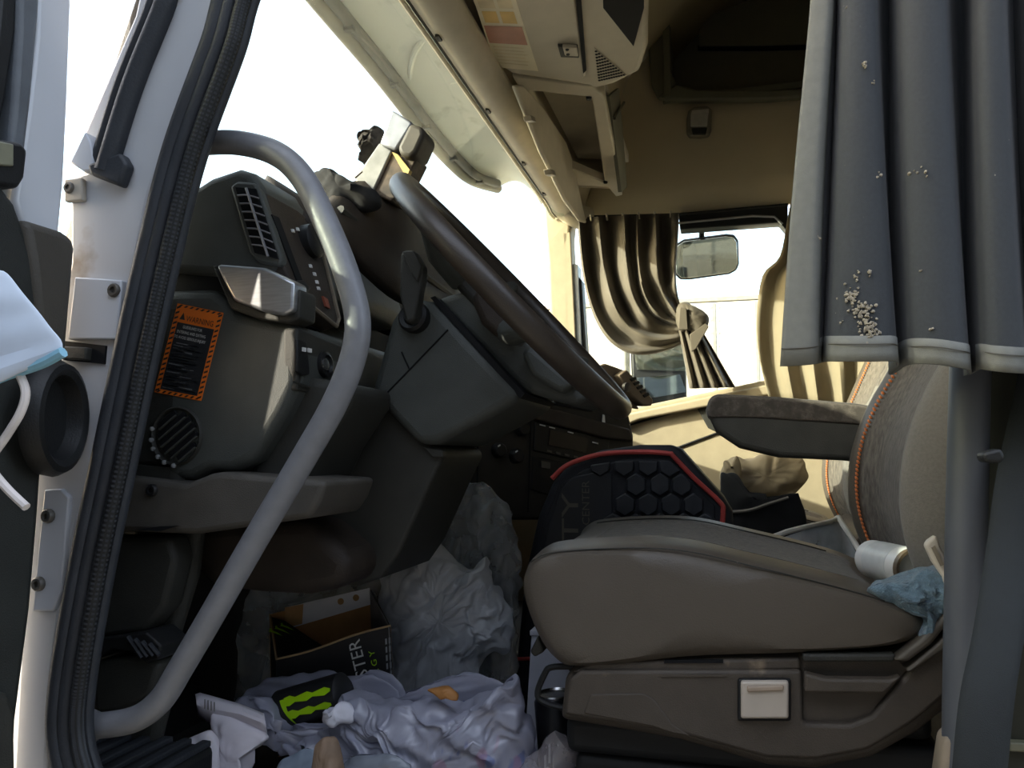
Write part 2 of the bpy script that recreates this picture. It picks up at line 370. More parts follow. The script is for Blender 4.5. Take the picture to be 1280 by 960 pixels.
obj('channel_lip', tube(cat([P(373, -360, YJ-.004), P(213, -60, YJ-.004), P(186, 15, YJ-.004), P(150, 105, YJ-.004), P(117, 212, YJ-.004)], 6), .007, 10), RUBBER, jamb)
obj('channel_foot', prism([(108, 205), (150, 190), (158, 205), (148, 232), (112, 218)], YJ-.016, YJ), RUBBER, jamb, bevel=.004)
obj('corner_gusset', prism([(87, 203), (106, 164), (113, 178), (118, 212), (104, 214)], YJ-.012, YJ+.02), WHITE2, jamb, bevel=.002)
obj('hinge_plate', prism([(93, 346), (152, 350), (146, 424), (84, 424)], YJ-.008, YJ+.002), WHITE2, jamb, bevel=.002)
obj('hinge_slot', prism([(80, 426), (132, 432), (130, 455), (80, 450)], YJ-.003, YJ+.01), VOID, jamb)
obj('hinge_arm', prism([(70, 432), (108, 434), (106, 450), (70, 448)], YJ-.012, YJ+.005), DASHD, jamb, bevel=.002)
obj('latch_bracket', prism([(80, 224), (102, 222), (103, 250), (80, 252)], YJ-.008, YJ), mat('bare_bracket', '#a39c90', .5, stain='#6d5f4c', stain_lo=.5), jamb, bevel=.002)
screw('bolt', 87, 235, YJ-.008, .007, mat('bolt_grey', '#5a5650', .5, metal=.4), jamb)
obj('hinge_plate', prism([(55, 612), (76, 611), (86, 622), (76, 740), (66, 764), (40, 764)], YJ-.006, YJ+.002), WHITE2, jamb, bevel=.002)
for px, py in ((143, 363), (60, 645), (48, 730)): screw('bolt', px, py, YJ-.008, .0085, MATS['bolt_grey'], jamb)
# rubber weatherstrip along the opening
path = cat([(292, -40), (262, 60), (212, 205), (184, 330), (160, 430), (130, 575), (101, 720), (78, 860), (76, 930), (95, 990)] and
           [V((x, y, 0)) for x, y in ((480, -360), (318, -60), (277, 60), (230, 190), (197, 320), (170, 440), (142, 575), (112, 720), (89, 860), (88, 930), (108, 1000))], 8)
def strip(off, Y, r, m, name, par, n=10):
    pts = []
    for i, p in enumerate(path):
        t = (path[min(i+1, len(path)-1)]-path[max(i-1, 0)]).normalized(); nn = V((-t.y, t.x, 0)) if t.y < 0 else V((t.y, -t.x, 0))
        q = p+nn*off; pts.append(P(q.x, q.y, Y))
    return obj(name, tube(pts, r, n), m, par), pts
seal = thing('weatherstrip', 'black ribbed rubber weatherstrip along the driver doorway edge', 'door seal', P(90, 930, YJ))
strip(-16, YJ-.004, .011, RUBBER, 'flange', seal)
strip(-4, YJ-.002, .010, RUBBER, 'flange', seal)
_, sp = strip(11, YJ-.004, .0085, BLACK, 'bead', seal)
strip(21, YJ+.01, .009, RUBBER, 'lip', seal)
rv = []
for i in range(len(sp)-1):                   # fine ribs along the bead
    for k in range(3):
        c = sp[i].lerp(sp[i+1], k/3); rv.append(tube([c-(sp[i+1]-sp[i]).normalized()*.0012, c+(sp[i+1]-sp[i]).normalized()*.0012], .0088, 8))
ro = obj('bead_ribs', join(*rv), RUBBER, seal); ro['kind'] = 'stuff'
# inner pillar trim behind the seal (closes the gap between jamb and dash)
st(obj('trim_7', ext([P(x, y, .888) for x, y in ((490, -380), (330, -80), (262, 150), (232, 240), (204, 345), (168, 520), (138, 700), (114, 860), (100, 1000), (60, 1000), (80, 860), (100, 700), (130, 520), (160, 345), (190, 240), (230, 100), (290, -80), (450, -380))], (-.02, -.10, 0)), BLACK, bevel=.004))
# kick panel in front of the floor
kick = st(obj('wall_kick', prism([(60, 640), (250, 640), (240, 720), (215, 800), (205, 880), (190, 940), (180, 1020), (60, 1020)], .935, .96), DASHD, bevel=.01))
obj('kick_panel', prism([(128, 670), (212, 672), (220, 700), (205, 760), (180, 790), (118, 800)], .895, .935), DASHD, kick, bevel=.008)
obj('lower_trim', prism([(112, 828), (175, 818), (200, 830), (188, 870), (150, 892), (118, 895)], .885, .93), DASHD, kick, bevel=.008)
fr = obj('foot_rest', prism([(117, 800), (150, 795), (182, 790), (201, 807), (198, 825), (182, 830), (165, 815), (140, 812), (117, 826)], .875, .93), BLACK, kick, bevel=.003)
for k in range(4): obj('foot_rest_rib', tube([P(160+k*9, 796+k*3, .872), P(178+k*7, 822-k*1, .872)], .003, 6), RUBBER, fr)

# ================================================================== DRIVER DOOR (open)
door = st(thing('door_1', 'open driver door with white frame and dark inner panel', 'door', (-.78, .2, -.1))); del door['category']
def xprism(pix, X0, X1): return ext([PX(x, y, X0) for x, y in pix], (X1-X0, 0, 0))
dp = [PX(0, 225, -.72), PX(22, 255, -.72), PX(48, 330, -.72), PX(60, 395, -.72), PX(60, 520, -.72), PX(52, 640, -.72), PX(42, 760, -.72), PX(24, 900, -.72), PX(20, 1000, -.72)]
dp = [p for p in dp] + [V((-.72, -.30, dp[-1].z)), V((-.72, -.30, .62)), V((-.72, .40, .66))]
obj('inner_panel', ext(dp, (-.06, 0, 0)), mat('door_panel_dark', '#2a2c2a', .6, bump=.35, bscale=600, spec=.3), door, bevel=.01)
obj('panel_corner', xprism([(30, 272), (80, 288), (95, 298), (97, 312), (86, 440), (78, 466), (55, 462), (40, 330)], -.715, -.76), mat('door_corner', '#3e3a33', .6, bump=.3, bscale=600), door, bevel=.010)
obj('frame', xprism([(48, -90), (62, -360), (112, -360), (94, -90), (90, 20), (86, 130), (81, 230), (74, 305), (30, 285), (18, 250), (36, 130), (46, 40)], -.745, -.83), WHITE2, door, bevel=.006)
zt = 1.35
obj('outer_skin', box((-.815, .209, .15), (.03, 1.078, .95)), WHITE2, door, bevel=.008)
obj('hinge_shade_post', box((-.825, .665, .95), (.04, .11, .90)), WHITE2, door, bevel=.006)  # unseen post added to keep the sun off the jamb
obj('frame_top', box((-.79, .22, 1.36), (.06, 1.0, .07)), WHITE2, door, bevel=.008)
obj('frame_rear', box((-.79, -.28, 1.0), (.06, .07, .8)), WHITE2, door, bevel=.008)
obj('window_channel', xprism([(26, -90), (40, -360), (72, -360), (56, -90), (50, 20), (40, 130), (30, 215), (10, 215), (18, 130), (24, 40)], -.735, -.775), mat('grey_rubber', '#585d63', .55, bump=.2), door, bevel=.006)
obj('window_gasket', xprism([(8, -90), (20, -360), (40, -360), (26, -90), (20, 40), (8, 120), (-10, 215), (-30, 215), (-10, 120)], -.740, -.77), BLACK, door, bevel=.004)
obj('window_pane', [(V((-.785, -.28, .66)), V((-.785, .62, .66)), V((-.785, .62, 1.35)), V((-.785, -.28, 1.35)))[i] for i in range(4)] and ([V((-.785, -.28, .66)), V((-.785, .63, .66)), V((-.785, .60, 1.35)), V((-.785, -.28, 1.35))], [(0, 1, 2, 3)]), WGREEN, door)
obj('mirror_bracket', xprism([(-10, 172), (28, 178), (36, 188), (32, 222), (24, 236), (-10, 230)], -.715, -.75), BLACK, door, bevel=.006)
obj('bracket_cap', xprism([(-10, 174), (18, 180), (18, 208), (-10, 206)], -.712, -.718), mat('bracket_grey', '#7a7a68', .4), door, bevel=.002)
c = PX(72, 522, -.70)
ring = obj('round_bumper', lathe(c+V((-.03, 0.0, 0)), (.93, .36, 0), [(.012, .052), (.012, .063), (.022, .065), (.032, .060), (.034, .054), (.030, .048), (.014, .044), (.013, .042), (.013, .001)], 32), BLACK, door)
obj('lower_pad', xprism([(-10, 862), (12, 866), (20, 890), (22, 1000), (-10, 1000)], -.712, -.73), DASHD, door, bevel=.006)
obj('shade_mirror', box((-1.02, .13, 1.05), (.10, .46, .95)), BLACK, door, bevel=.03)  # added out of view to shade the curtain and upright handle
obj('shade_mirror_arm', join(tube([V((-.83, .25, .62)), V((-1.0, .20, .80))], .02, 10), tube([V((-.83, .25, 1.36)), V((-1.0, .20, 1.36))], .02, 10)), BLACK, door)  # arms carrying the added shading mirror
# face mask hanging on the door
mk = thing('face_mask', 'pale blue pleated face mask hanging beside the open driver door', 'face mask', PX(20, 470, -.62))
YM = .56
rows = []
for i in range(9):
    t = i/8
    a = P(-90, 250+t*250, YM-.02); b = V((0, 0, 0))
    tip = [(8, 338), (22, 358), (35, 372), (47, 388), (58, 401), (68, 414), (77, 424), (81, 434), (78, 442)][i]
    b = P(tip[0], tip[1], YM)
    lo = P(-60, 330+i*22, YM-.02)
    rows.append([lo.lerp(b, s/8)+V((0, .006*math.sin(i*2.4)*(1-s/10), 0)) for s in range(9)])
obj('mask_body', grid(rows), mat('mask_white', '#cdd8e8', .8, var=.05), mk, solid=.002, sub=1)
obj('mask_edge', tube(cat([P(-60, 500, YM-.022), P(0, 472, YM-.004), P(50, 455, YM-.002), P(79, 440, YM-.001)], 5), .005, 8), mat('mask_blue', '#8fc3dc', .8), mk)
obj('ear_loop', tube(cat([P(24, 466, YM), P(32, 490, YM), P(26, 515, YM), P(8, 545, YM), P(-12, 575, YM), P(-8, 590, YM), P(10, 612, YM), P(33, 634, YM)], 6), .0038, 8), mat('loop_white', '#d8d0cc', .9), mk)

# ================================================================== GRAB BARS
gb = thing('grab_handle', 'long bent grey grab handle beside the dashboard at the driver doorway', 'grab handle', P(110, 908, .80))
pts = cat([P(228, 184, .83), P(258, 179, .82), P(300, 179, .81), P(345, 192, .80), P(378, 222, .80), P(408, 280, .80), P(434, 345, .80), P(447, 400, .80), P(441, 448, .80), P(418, 505, .80), P(380, 572, .80), P(322, 670, .80), P(262, 774, .80), P(226, 835, .80), P(200, 876, .80), P(165, 900, .80), P(108, 909, .80)], 8)
obj('tube', tube(pts, .0150, 20), BAR, gb)
obj('mount_foot', lathe(P(120, 909, .80), (-1, 0, 0), [(0, .017), (.012, .020), (.05, .020)], 18), BAR, gb)
obj('mount_foot', lathe(P(232, 184, .83), (-.8, .1, 0), [(0, .0165), (.004, .019), (.03, .019)], 18), BAR, gb)
g2 = thing('grab_handle', 'straight grey upright grab handle under the dark curtain beside the driver seat', 'grab handle', P(1204, 1000, .74))
obj('tube', tube([P(1216, 330, .872), P(1212, 480, .865), P(1208, 650, .86), P(1206, 800, .855), P(1203, 1010, .85)], .0185, 20), mat('post_grey', '#4b4e54', .5, var=.05), g2)
obj('mount_foot', prism([(1180, 925), (1192, 916), (1215, 930), (1215, 1010), (1168, 1010)], .84, .87), mat('post_foot', '#8a7d6c', .6), g2, bevel=.006)
sb = thing('seat_belt', 'black seat belt webbing hanging beside the upright grab handle', 'seat belt', P(1225, 1000, .70))
yb_ = (.885, .88, .87, .83, .785, .74, .71, .69)
le = cat([P(x, y, Y) for (x, y), Y in zip(((1296, 100), (1292, 330), (1272, 470), (1246, 590), (1232, 690), (1216, 790), (1198, 880), (1186, 1010)), yb_)], 6)
re = cat([P(x, y, Y) for (x, y), Y in zip(((1344, 100), (1340, 330), (1325, 470), (1312, 590), (1296, 690), (1281, 790), (1267, 880), (1254, 1010)), yb_)], 6)
obj('webbing', grid([[a.lerp(b, k/6)+V((0, -.004*math.sin(math.pi*k/6), 0)) for k in range(7)] for a, b in zip(le, re)]), mat('belt_web', '#171c1e', .8, var=.12, scale=60, bump=.3, bscale=1200), sb, solid=.002)
obj('belt_guide', prism([(1228, 566), (1252, 560), (1258, 572), (1250, 580), (1230, 577)], .755, .775), BLACK, sb, bevel=.003)
st(obj('trim_8', prism([(1236, 300), (1500, 300), (1500, 1020), (1210, 1020), (1226, 700)], .895, .95), mat('pillar_olive', '#33352c', .7), bevel=.004))
obj('sill_rail', prism([(1262, 928), (1300, 930), (1300, 942), (1262, 940)], .885, .90), mat('rail_grey', '#7a7a66', .5), bpy.data.objects['trim_8'], bevel=.002)

# ================================================================== DASHBOARD
dash = thing('dashboard', 'dark grey truck dashboard with vents, switches and warning sticker', 'dashboard', (-.75, 1.3, .2))
YS = .90
up = obj('upper_pod', prism([(205, 262), (236, 238), (262, 221), (298, 209), (314, 214), (326, 232), (340, 285), (353, 334), (340, 352), (292, 356), (270, 344), (228, 341), (190, 338), (195, 300)], YS, 1.32), DASH, dash, bevel=.012, seg=4)
obj('pod_gap', prism([(120, 335), (300, 338), (330, 385), (360, 400), (300, 410), (120, 400)], YS+.012, 1.0), VOID, dash)
# vent set in the pod's chamfered corner
YV = YS-.006
vf_ = [(287, 233), (296, 226), (318, 228), (326, 240), (352, 322), (350, 333), (322, 328), (312, 318)]
vent = obj('air_vent', prism(vf_, YV, YS+.01), DASH, dash, bevel=.004)
vq = [(294, 234), (320, 236), (348, 324), (318, 316)]
obj('vent_cavity', prism(vq, YV-.0015, YV+.002), VOID, vent)
def q(u, v, quad=vq):
    a = V((*quad[0], 0)).lerp(V((*quad[1], 0)), u); b = V((*quad[3], 0)).lerp(V((*quad[2], 0)), u); p = a.lerp(b, v); return p.x, p.y
for k in range(1, 8):
    obj('vent_slat', tube(cat([P(*q(0, k/8), YV-.004), P(*q(.5, k/8-.02), YV-.006), P(*q(1, k/8+.01), YV-.004)], 3), .0012, 6), mat('slat_grey', '#77777a', .4), vent)
obj('vent_divider', tube([P(*q(.52, 0), YV-.006), P(*q(.56, 1), YV-.006)], .0018, 6), MATS['slat_grey'], vent)
# silver trim cap
cp = [(270, 332), (275, 330), (330, 334), (356, 346), (368, 352), (366, 388), (352, 394), (330, 390), (292, 376), (283, 360)]
cap = obj('silver_cap', prism(cp, YS-.022, YS+.012), SILVER, dash, bevel=.010, seg=4)
obj('cap_edge', prism([(265, 332), (272, 330), (294, 376), (330, 390), (366, 392), (372, 360), (376, 365), (374, 398), (360, 404), (320, 398), (288, 386)], YS-.012, YS+.03), DASHD, dash, bevel=.004)
# lower pod with sticker and round vent
lp = [(207, 362), (268, 360), (282, 372), (296, 390), (345, 402), (372, 405), (372, 480), (352, 520), (318, 575), (290, 590), (262, 588), (240, 600), (215, 598), (130, 588), (140, 520), (165, 420), (190, 362)]
low = obj('lower_pod', prism(lp, YS, 1.30), DASH, dash, bevel=.014, seg=4)
obj('lower_chamfer', prism([(352, 480), (380, 470), (440, 480), (436, 505), (400, 560), (380, 605), (300, 605), (318, 575)], YS+.03, 1.068), DASHD, dash, bevel=.012)
# rear faces: instrument panel beside the vent, and the switch row under it
ia, ib = P(326, 232, YS), P(353, 334, YS); in_ = (ib-ia).cross(V((0, 1, 0))).normalized(); in_ = in_ if in_.x > 0 else -in_
def RX(px, py, dx=0): return PP(px, py, ia+in_*(dx+.002), in_)
ip = [RX(332, 240), RX(372, 262), RX(395, 282), RX(425, 400), RX(421, 408), RX(372, 366), RX(356, 335)]
ins = obj('instrument_panel', ext(ip, -in_*.03), DASHB, dash, bevel=.003)
obj('recess', ext([RX(340, 268, .002), RX(349, 272, .002), RX(378, 350, .002), RX(372, 352, .002)], (-.004, 0, 0)), VOID, ins)
obj('rotary_knob', lathe(RX(384, 303, -.002), (1, .0, .15), [(0, .026), (.014, .025), (.018, .020), (.019, .001)], 20), BLACK, ins)
obj('toggle', ext([RX(371, 352, .012), RX(380, 350, .012), RX(389, 360, .012), RX(385, 366, .012), RX(374, 362, .012)], (-.012, 0, 0)), BLACK, ins, bevel=.002)
for px, py in ((372, 284), (366, 286), (388, 330), (393, 340), (396, 350), (398, 358)): obj('marking', ext([RX(px, py, .003), RX(px+2, py+1, .003), RX(px+3, py+5, .003), RX(px+1, py+4, .003)], (-.004, 0, 0)), WTEXT, ins)
obj('indicator', ext([RX(404, 370, .003), RX(410, 374, .003), RX(413, 386, .003), RX(408, 383, .003)], (-.004, 0, 0)), mat('indicator_red', '#8a4a38', .5), ins)
obj('panel_bezel', tube([RX(372, 368, .004), RX(421, 408, .004), RX(424, 398, .004), RX(396, 284, .004)], .003, 6), mat('bezel_tan', '#6f6658', .5), ins)
XL = P(372, 440, YS).x
def LX(px, py, dx=0): return PX(px, py, XL+dx)
sp_ = obj('switch_panel', ext([LX(371, 416), LX(372, 410), LX(448, 440), LX(450, 505), LX(372, 488)], (-.02, 0, 0)), DASHD, dash, bevel=.003)
obj('rocker_switch', ext([LX(372, 424, .004), LX(384, 427, .004), LX(388, 468, .004), LX(378, 470, .004), LX(372, 464, .004)], (-.006, 0, 0)), BLACK, sp_, bevel=.002)
for px, py in ((379, 434), (386, 435)): obj('switch_mark', ext([LX(px, py, .006), LX(px+4, py+1, .006), LX(px+4, py+6, .006), LX(px, py+5, .006)], (-.003, 0, 0)), WTEXT, sp_)
lk = obj('ignition_lock', lathe(LX(403, 456, -.002), (1, 0, .1), [(0, .019), (.008, .018), (.010, .013), (.006, .011), (.006, .001)], 22), BLACK, sp_)
obj('lock_core', lathe(LX(404, 456, .004), (1, 0, .1), [(0, .009), (.005, .0085), (.006, .001)], 16), mat('chrome', '#9a9a98', .2, metal=.9), lk)
obj('panel_edge', tube([LX(366, 477, .003), LX(410, 491, .003), LX(447, 500, .003), LX(447, 480, .003)], .0012, 6), DASHD, sp_)
# sticker
sq = [(222, 379), (279, 391), (251, 501), (193, 490)]
sk_ = obj('warning_sticker', prism(sq, YS-.0012, YS+.001), STK_O, dash)
def S(u, v, Y=YS-.0016): x, y = q(u, v, sq); return P(x, y, Y)
obj('sticker_field', ([S(.10, .20), S(.90, .20), S(.90, .955), S(.10, .955)], [(0, 1, 2, 3)]), STK_B, sk_, smooth=False)
for k in range(17):
    v0 = .015+k*.058
    for u0, u1 in ((.01, .085), (.915, .99)):
        if v0 < .97: obj('hazard_stripe', ([S(u0, v0+.024), S(u1, v0), S(u1, v0+.024), S(u0, v0+.048)], [(0, 1, 2, 3)]), STK_B, sk_, smooth=False)
for k in range(8):
    u0 = .03+k*.12
    for v0, v1 in ((.006, .032), (.966, .994)):
        obj('hazard_stripe', ([S(u0+.05, v0), S(u0+.10, v0), S(u0+.05, v1), S(u0, v1)], [(0, 1, 2, 3)]), STK_B, sk_, smooth=False)
ru = (S(1, .1)-S(0, .1)).normalized(); vu = (S(.5, 0)-S(.5, 1)); vu = (vu-ru*vu.dot(ru)).normalized()
text('WARNING', S(.27, .175), ru, vu, .0115, STK_B, sk_, xs=.80)
obj('warning_triangle', ([S(.12, .165), S(.24, .165), S(.18, .085)], [(0, 1, 2)]), STK_B, sk_, smooth=False)
for k, (s_, u0) in enumerate((('GUIDELINES FOR', .24), ('ENTERING AND EXITING', .14), ('TO AVOID SERIOUS INJURY', .11))):
    text(s_, S(u0, .255+k*.058), ru, vu, .0056, WTEXT, sk_, off=.0002, xs=.74)
for k in range(18):
    u1 = .55+.33*random.random()
    v0 = .42+k*.0295
    obj('small_print', ([S(.14+.04*(k % 3 == 0), v0), S(u1, v0), S(u1, v0+.011), S(.14+.04*(k % 3 == 0), v0+.011)], [(0, 1, 2, 3)]), mat('print_grey', '#8c8f92', .6), sk_, smooth=False)
# round vent
vc = P(222, 545, YS); rv_ = .036
rdv = obj('round_vent', lathe(vc+V((0, .004, 0)), (0, -1, 0), [(0, rv_*1.12), (.006, rv_*1.12), (.009, rv_*1.06), (.007, rv_), (.003, rv_*.97), (.003, .001)], 36), DASHD, dash)
for k in range(6):
    o_ = -.027+k*.0108; h = math.sqrt(max(0, (rv_*.9)**2-o_**2)); d = V((.80, 0, .60)); nn = V((.60, 0, -.80))
    a = vc+V((0, -.005, 0))+nn*o_-d*h; b = vc+V((0, -.005, 0))+nn*o_+d*h
    a = a.lerp(b, .10)
    obj('vent_slot', ext([a-nn*.0033, b-nn*.0033, b+nn*.0033, a+nn*.0033], (0, .004, 0)), VOID, rdv)
    obj('vent_slat', ext([a+nn*.0048, b+nn*.0048, b+nn*.0068, a+nn*.0068], (0, -.004, 0)), DASH, rdv, bevel=.0008)
for px, py in ((191, 536), (190, 550), (192, 561), (198, 571), (206, 578), (218, 582)): obj('vent_stud', lathe(P(px, py, YS-.003), (0, -1, 0), [(0, .0033), (.003, .003), (.004, .001)], 10), mat('stud_grey', '#8f9294', .4), rdv)
# knee ledge
kl = obj('knee_ledge', prism([(148, 594), (200, 600), (232, 604), (262, 592), (276, 590), (408, 601), (398, 628), (386, 648), (245, 668), (132, 664)], YS-.025, 1.02), mat('ledge_plastic', '#4d4a45', .55, bump=.3, bscale=600, spec=.35), dash, bevel=.008)
screw('screw', 190, 613, YS-.026, .0085, BLACK, kl)
obj('ledge_slot', prism([(168, 662), (200, 658), (224, 657), (200, 664)], YS-.027, YS-.02), VOID, kl)
obj('under_panel', prism([(240, 655), (385, 650), (440, 700), (430, 735), (380, 745), (320, 742), (262, 735), (225, 690)], 1.0, 1.30), DASHB, dash, bevel=.02)
# hood, cluster, centre stack
hb = cat([P(330, 226, 1.0), P(398, 262, 1.10), P(440, 232, 1.20), P(495, 246, 1.28), P(535, 300, 1.42), P(575, 366, 1.56)], 4)
hf = cat([P(345, 262, .98), P(410, 300, 1.04), P(440, 322, 1.10), P(490, 368, 1.20), P(525, 385, 1.32), P(570, 392, 1.48)], 4)
obj('cluster_hood', grid([[a.lerp(b, k/4)+V((0, 0, .012*math.sin(math.pi*k/4))) for k in range(5)] for a, b in zip(hf, hb)]), DASHB, dash, solid=.02)
obj('hood_rib', tube(cat([P(425, 262, 1.10), P(470, 300, 1.2), P(530, 345, 1.34), P(566, 372, 1.48)], 4), .008, 8), DASHD, dash)
obj('cluster_back', ext([V((-.66, 1.02, .45)), V((-.66, 1.60, .45)), V((-.66, 1.60, .84)), V((-.66, 1.02, .84))], (-.04, 0, 0)), VOID, dash)
obj('dash_top', ext([V((-.66, 1.0, .80)), V((-.66, 1.6, .78)), V((-.45, 2.0, .60)), V((-.45, 2.62, .60)), V((-.97, 2.62, .76)), V((-.97, 1.0, .80))], (0, 0, -.05)), DASHB, dash, bevel=.01)
obj('dash_body', box((-.83, 1.75, .56), (.26, 1.70, .32)), DASHD, dash, bevel=.02)
A_ = P(560, 520, 1.52); B_ = P(792, 520, 1.92); A_.z = B_.z = 0
tn = (B_-A_).normalized(); nn = V((tn.y, -tn.x, 0));
if nn.x < 0: nn = -nn
def C(px, py, d=0): return PP(px, py, A_+nn*d, nn)
cs = [C(x, y) for x, y in ((560, 476), (640, 474), (700, 468), (760, 482), (783, 500), (793, 545), (793, 650), (540, 650), (535, 560))]
obj('stack_lower', ext([C(x, y, -.02) for x, y in ((535, 640), (640, 640), (620, 800), (610, 900), (520, 900))], -nn*.05), DASHD, dash, bevel=.006)
stack = obj('centre_stack', ext(cs, -nn*.14), mat('stack_plastic', '#2c2a26', .6, bump=.3, bscale=600, spec=.3), dash, bevel=.008)
obj('stack_ledge', ext([C(x, y, .012) for x, y in ((618, 503), (640, 500), (700, 513), (788, 536), (793, 552), (755, 548), (690, 530), (640, 516))], -nn*.03), DASHB, stack, bevel=.005)
obj('screen_recess', ext([C(x, y, .003) for x, y in ((672, 474), (735, 482), (741, 515), (690, 505), (670, 490))], -nn*.006), VOID, stack)
rad = obj('radio', ext([C(x, y, .004) for x, y in ((669, 527), (762, 549), (758, 584), (667, 563))], -nn*.01), BLACK, stack, bevel=.002)
obj('radio_display', ext([C(x, y, .006) for x, y in ((688, 537), (735, 548), (733, 566), (686, 556))], -nn*.002), mat('display_dark', '#241a18', .3), rad)
for k in range(6): obj('radio_button', ext([C(x, y, .006) for x, y in ((684+k*11, 562+k*2.4), (690+k*11, 563.5+k*2.4), (690+k*11, 566+k*2.4), (684+k*11, 564.5+k*2.4))], -nn*.002), GREYTEXT, rad)
for px, py in ((675, 530), (687, 533), (710, 539), (741, 552)): obj('radio_mark', ext([C(x, y, .0065) for x, y in ((px, py), (px+7, py+1.8), (px+7, py+3.2), (px, py+1.4))], -nn*.002), WTEXT, rad)
obj('storage_bin', ext([C(x, y, .003) for x, y in ((667, 570), (756, 590), (750, 640), (664, 612))], -nn*.005), BLACK, stack, bevel=.002)
for px, py in ((628, 530), (651, 536), (622, 563), (644, 570)):
    kb = obj('control_knob', lathe(C(px, py, 0), nn, [(0, .017), (.012, .016), (.016, .012), (.016, .001)], 18), BLACK, stack)
    cc = C(px, py, .017); obj('knob_mark', ext([cc+V((0, 0, .010)), cc+tn*.006+V((0, 0, .013)), cc+tn*.007+V((0, 0, .010)), cc+tn*.001+V((0, 0, .007))], nn*.001), WTEXT, kb)
obj('stack_seam', tube([C(598, 520, .002), C(596, 640, .002)], .0015, 6), VOID, stack)
obj('stack_seam', tube([C(664, 520, .002), C(660, 640, .002)], .0015, 6), VOID, stack)
obj('small_plate', ext([C(x, y, .006) for x, y in ((677, 576), (688, 578), (688, 586), (677, 584))], -nn*.003), GREYTEXT, stack)
obj('white_tab', ext([C(x, y, .004) for x, y in ((754, 518), (756, 519), (757, 534), (753, 533))], -nn*.003), WTEXT, stack)

# --- clamp lying on the dash at the passenger side
ck = thing('phone_clamp', 'small tan ribbed clamp arm standing behind the steering wheel rim', 'phone holder', C(775, 500, .01))
CT = mat('clamp_tan', '#7a6a55', .6)
obj('base_plate', ext([C(x, y, -.002) for x, y in ((735, 462), (752, 455), (775, 463), (786, 500), (795, 512), (760, 505))], nn*.016), CT, ck, bevel=.005)
obj('arm', ext([C(x, y, .012) for x, y in ((765, 470), (775, 463), (790, 480), (808, 500), (806, 508), (795, 508), (780, 495))], nn*.025), CT, ck, bevel=.004)
obj('pivot', lathe(C(782, 484, .036), nn, [(0, .012), (.008, .011), (.010, .001)], 14), MATS['bolt_grey'], ck)
for k in range(5): obj('rib', ext([C(x, y, .034) for x, y in ((786+k*4, 474+k*5), (792+k*4, 471+k*5), (794+k*4, 474+k*5), (788+k*4, 477+k*5))], nn*.006), BLACK, ck)

# ================================================================== STEERING COLUMN AND WHEEL
colm = thing('steering_column', 'dark steering column with shroud, angled down to the floor', 'steering column', P(430, 760, 1.2))
obj('upper_shroud', prism([(488, 400), (500, 382), (522, 373), (540, 376), (600, 440), (652, 494), (640, 505), (600, 528), (545, 556), (522, 556), (462, 492)], 1.07, 1.31), DASH, colm, bevel=.014, seg=4)
obj('lower_shroud', prism([(468, 502), (478, 500), (528, 552), (553, 562), (554, 572), (545, 590), (500, 690), (478, 722), (440, 735), (410, 715), (362, 662)], 1.09, 1.29), DASHD, colm, bevel=.012, seg=4)
obj('shroud_lip', prism([(528, 558), (553, 563), (554, 572), (540, 572)], 1.084, 1.10), DASHD, colm, bevel=.002)
obj('shroud_gap', prism([(538, 372), (544, 370), (656, 492), (650, 498)], 1.075, 1.29), VOID, colm)
for a, b in (((512, 462), (560, 412)), ((470, 505), (512, 462)), ((512, 462), (502, 440))):
    obj('shroud_seam', tube([P(*a, 1.069), P(*b, 1.069)], .0012, 6), VOID, colm)
obj('boot', lathe(P(517, 396, 1.065), (-.15, -1, .15), [(-.02, .024), (.004, .024), (.008, .020), (.006, .014), (.012, .010), (.012, .001)], 22), BLACK, colm)
lv = obj('stalk_lever', prism([(500, 318), (505, 312), (518, 313), (528, 332), (527, 350), (520, 385), (518, 400), (507, 404), (499, 370)], 1.02, 1.045), DASHD, colm, bevel=.005)
obj('lever_tip', prism([(502, 314), (517, 313), (527, 332), (521, 352), (516, 345)], 1.014, 1.022), DASHD, lv, bevel=.002)
ce = P(642, 371, 1.18); top_ = P(517, 238, 1.18); bot = P(768, 503, 1.18)
sd = (bot-top_).normalized(); ax = V((-sd.z, 0, sd.x)).normalized()
if ax.z < 0: ax = -ax
R_ = (bot-top_).length/2
sw = thing('steering_wheel', 'black steering wheel seen edge-on in front of the driver seat', 'steering wheel', ce)
ring = []
for i in range(72):
    a = 2*math.pi*i/72; d = sd*math.cos(a)+V((0, 1, 0))*math.sin(a); ring.append([ce+d*(R_+.0165*math.cos(b))+ax*(.018*math.sin(b)) for b in [2*math.pi*k/16 for k in range(16)]])
v, f = loft(ring+[ring[0]], caps=False)
obj('rim', (v, f), mat('wheel_leather', '#3b342d', .38, var=.12, bump=.15, bscale=500), sw)
for s_ in (-1, 1):
    for a in (.55, 1.15):
        pass
obj('hub_cover', prism([(542, 374), (560, 368), (600, 357), (640, 392), (690, 460), (738, 498), (720, 506), (690, 500), (652, 488)], 1.10, 1.27), DASH, sw, bevel=.014, seg=4)
obj('hub_front', ext([ce+sd*(-.07)+V((0, -.09, 0))-ax*.05, ce+sd*.10+V((0, -.08, 0))-ax*.05, ce+sd*.10+V((0, .08, 0))-ax*.05, ce+sd*(-.07)+V((0, .09, 0))-ax*.05], ax*.035), DASHD, sw, bevel=.012)
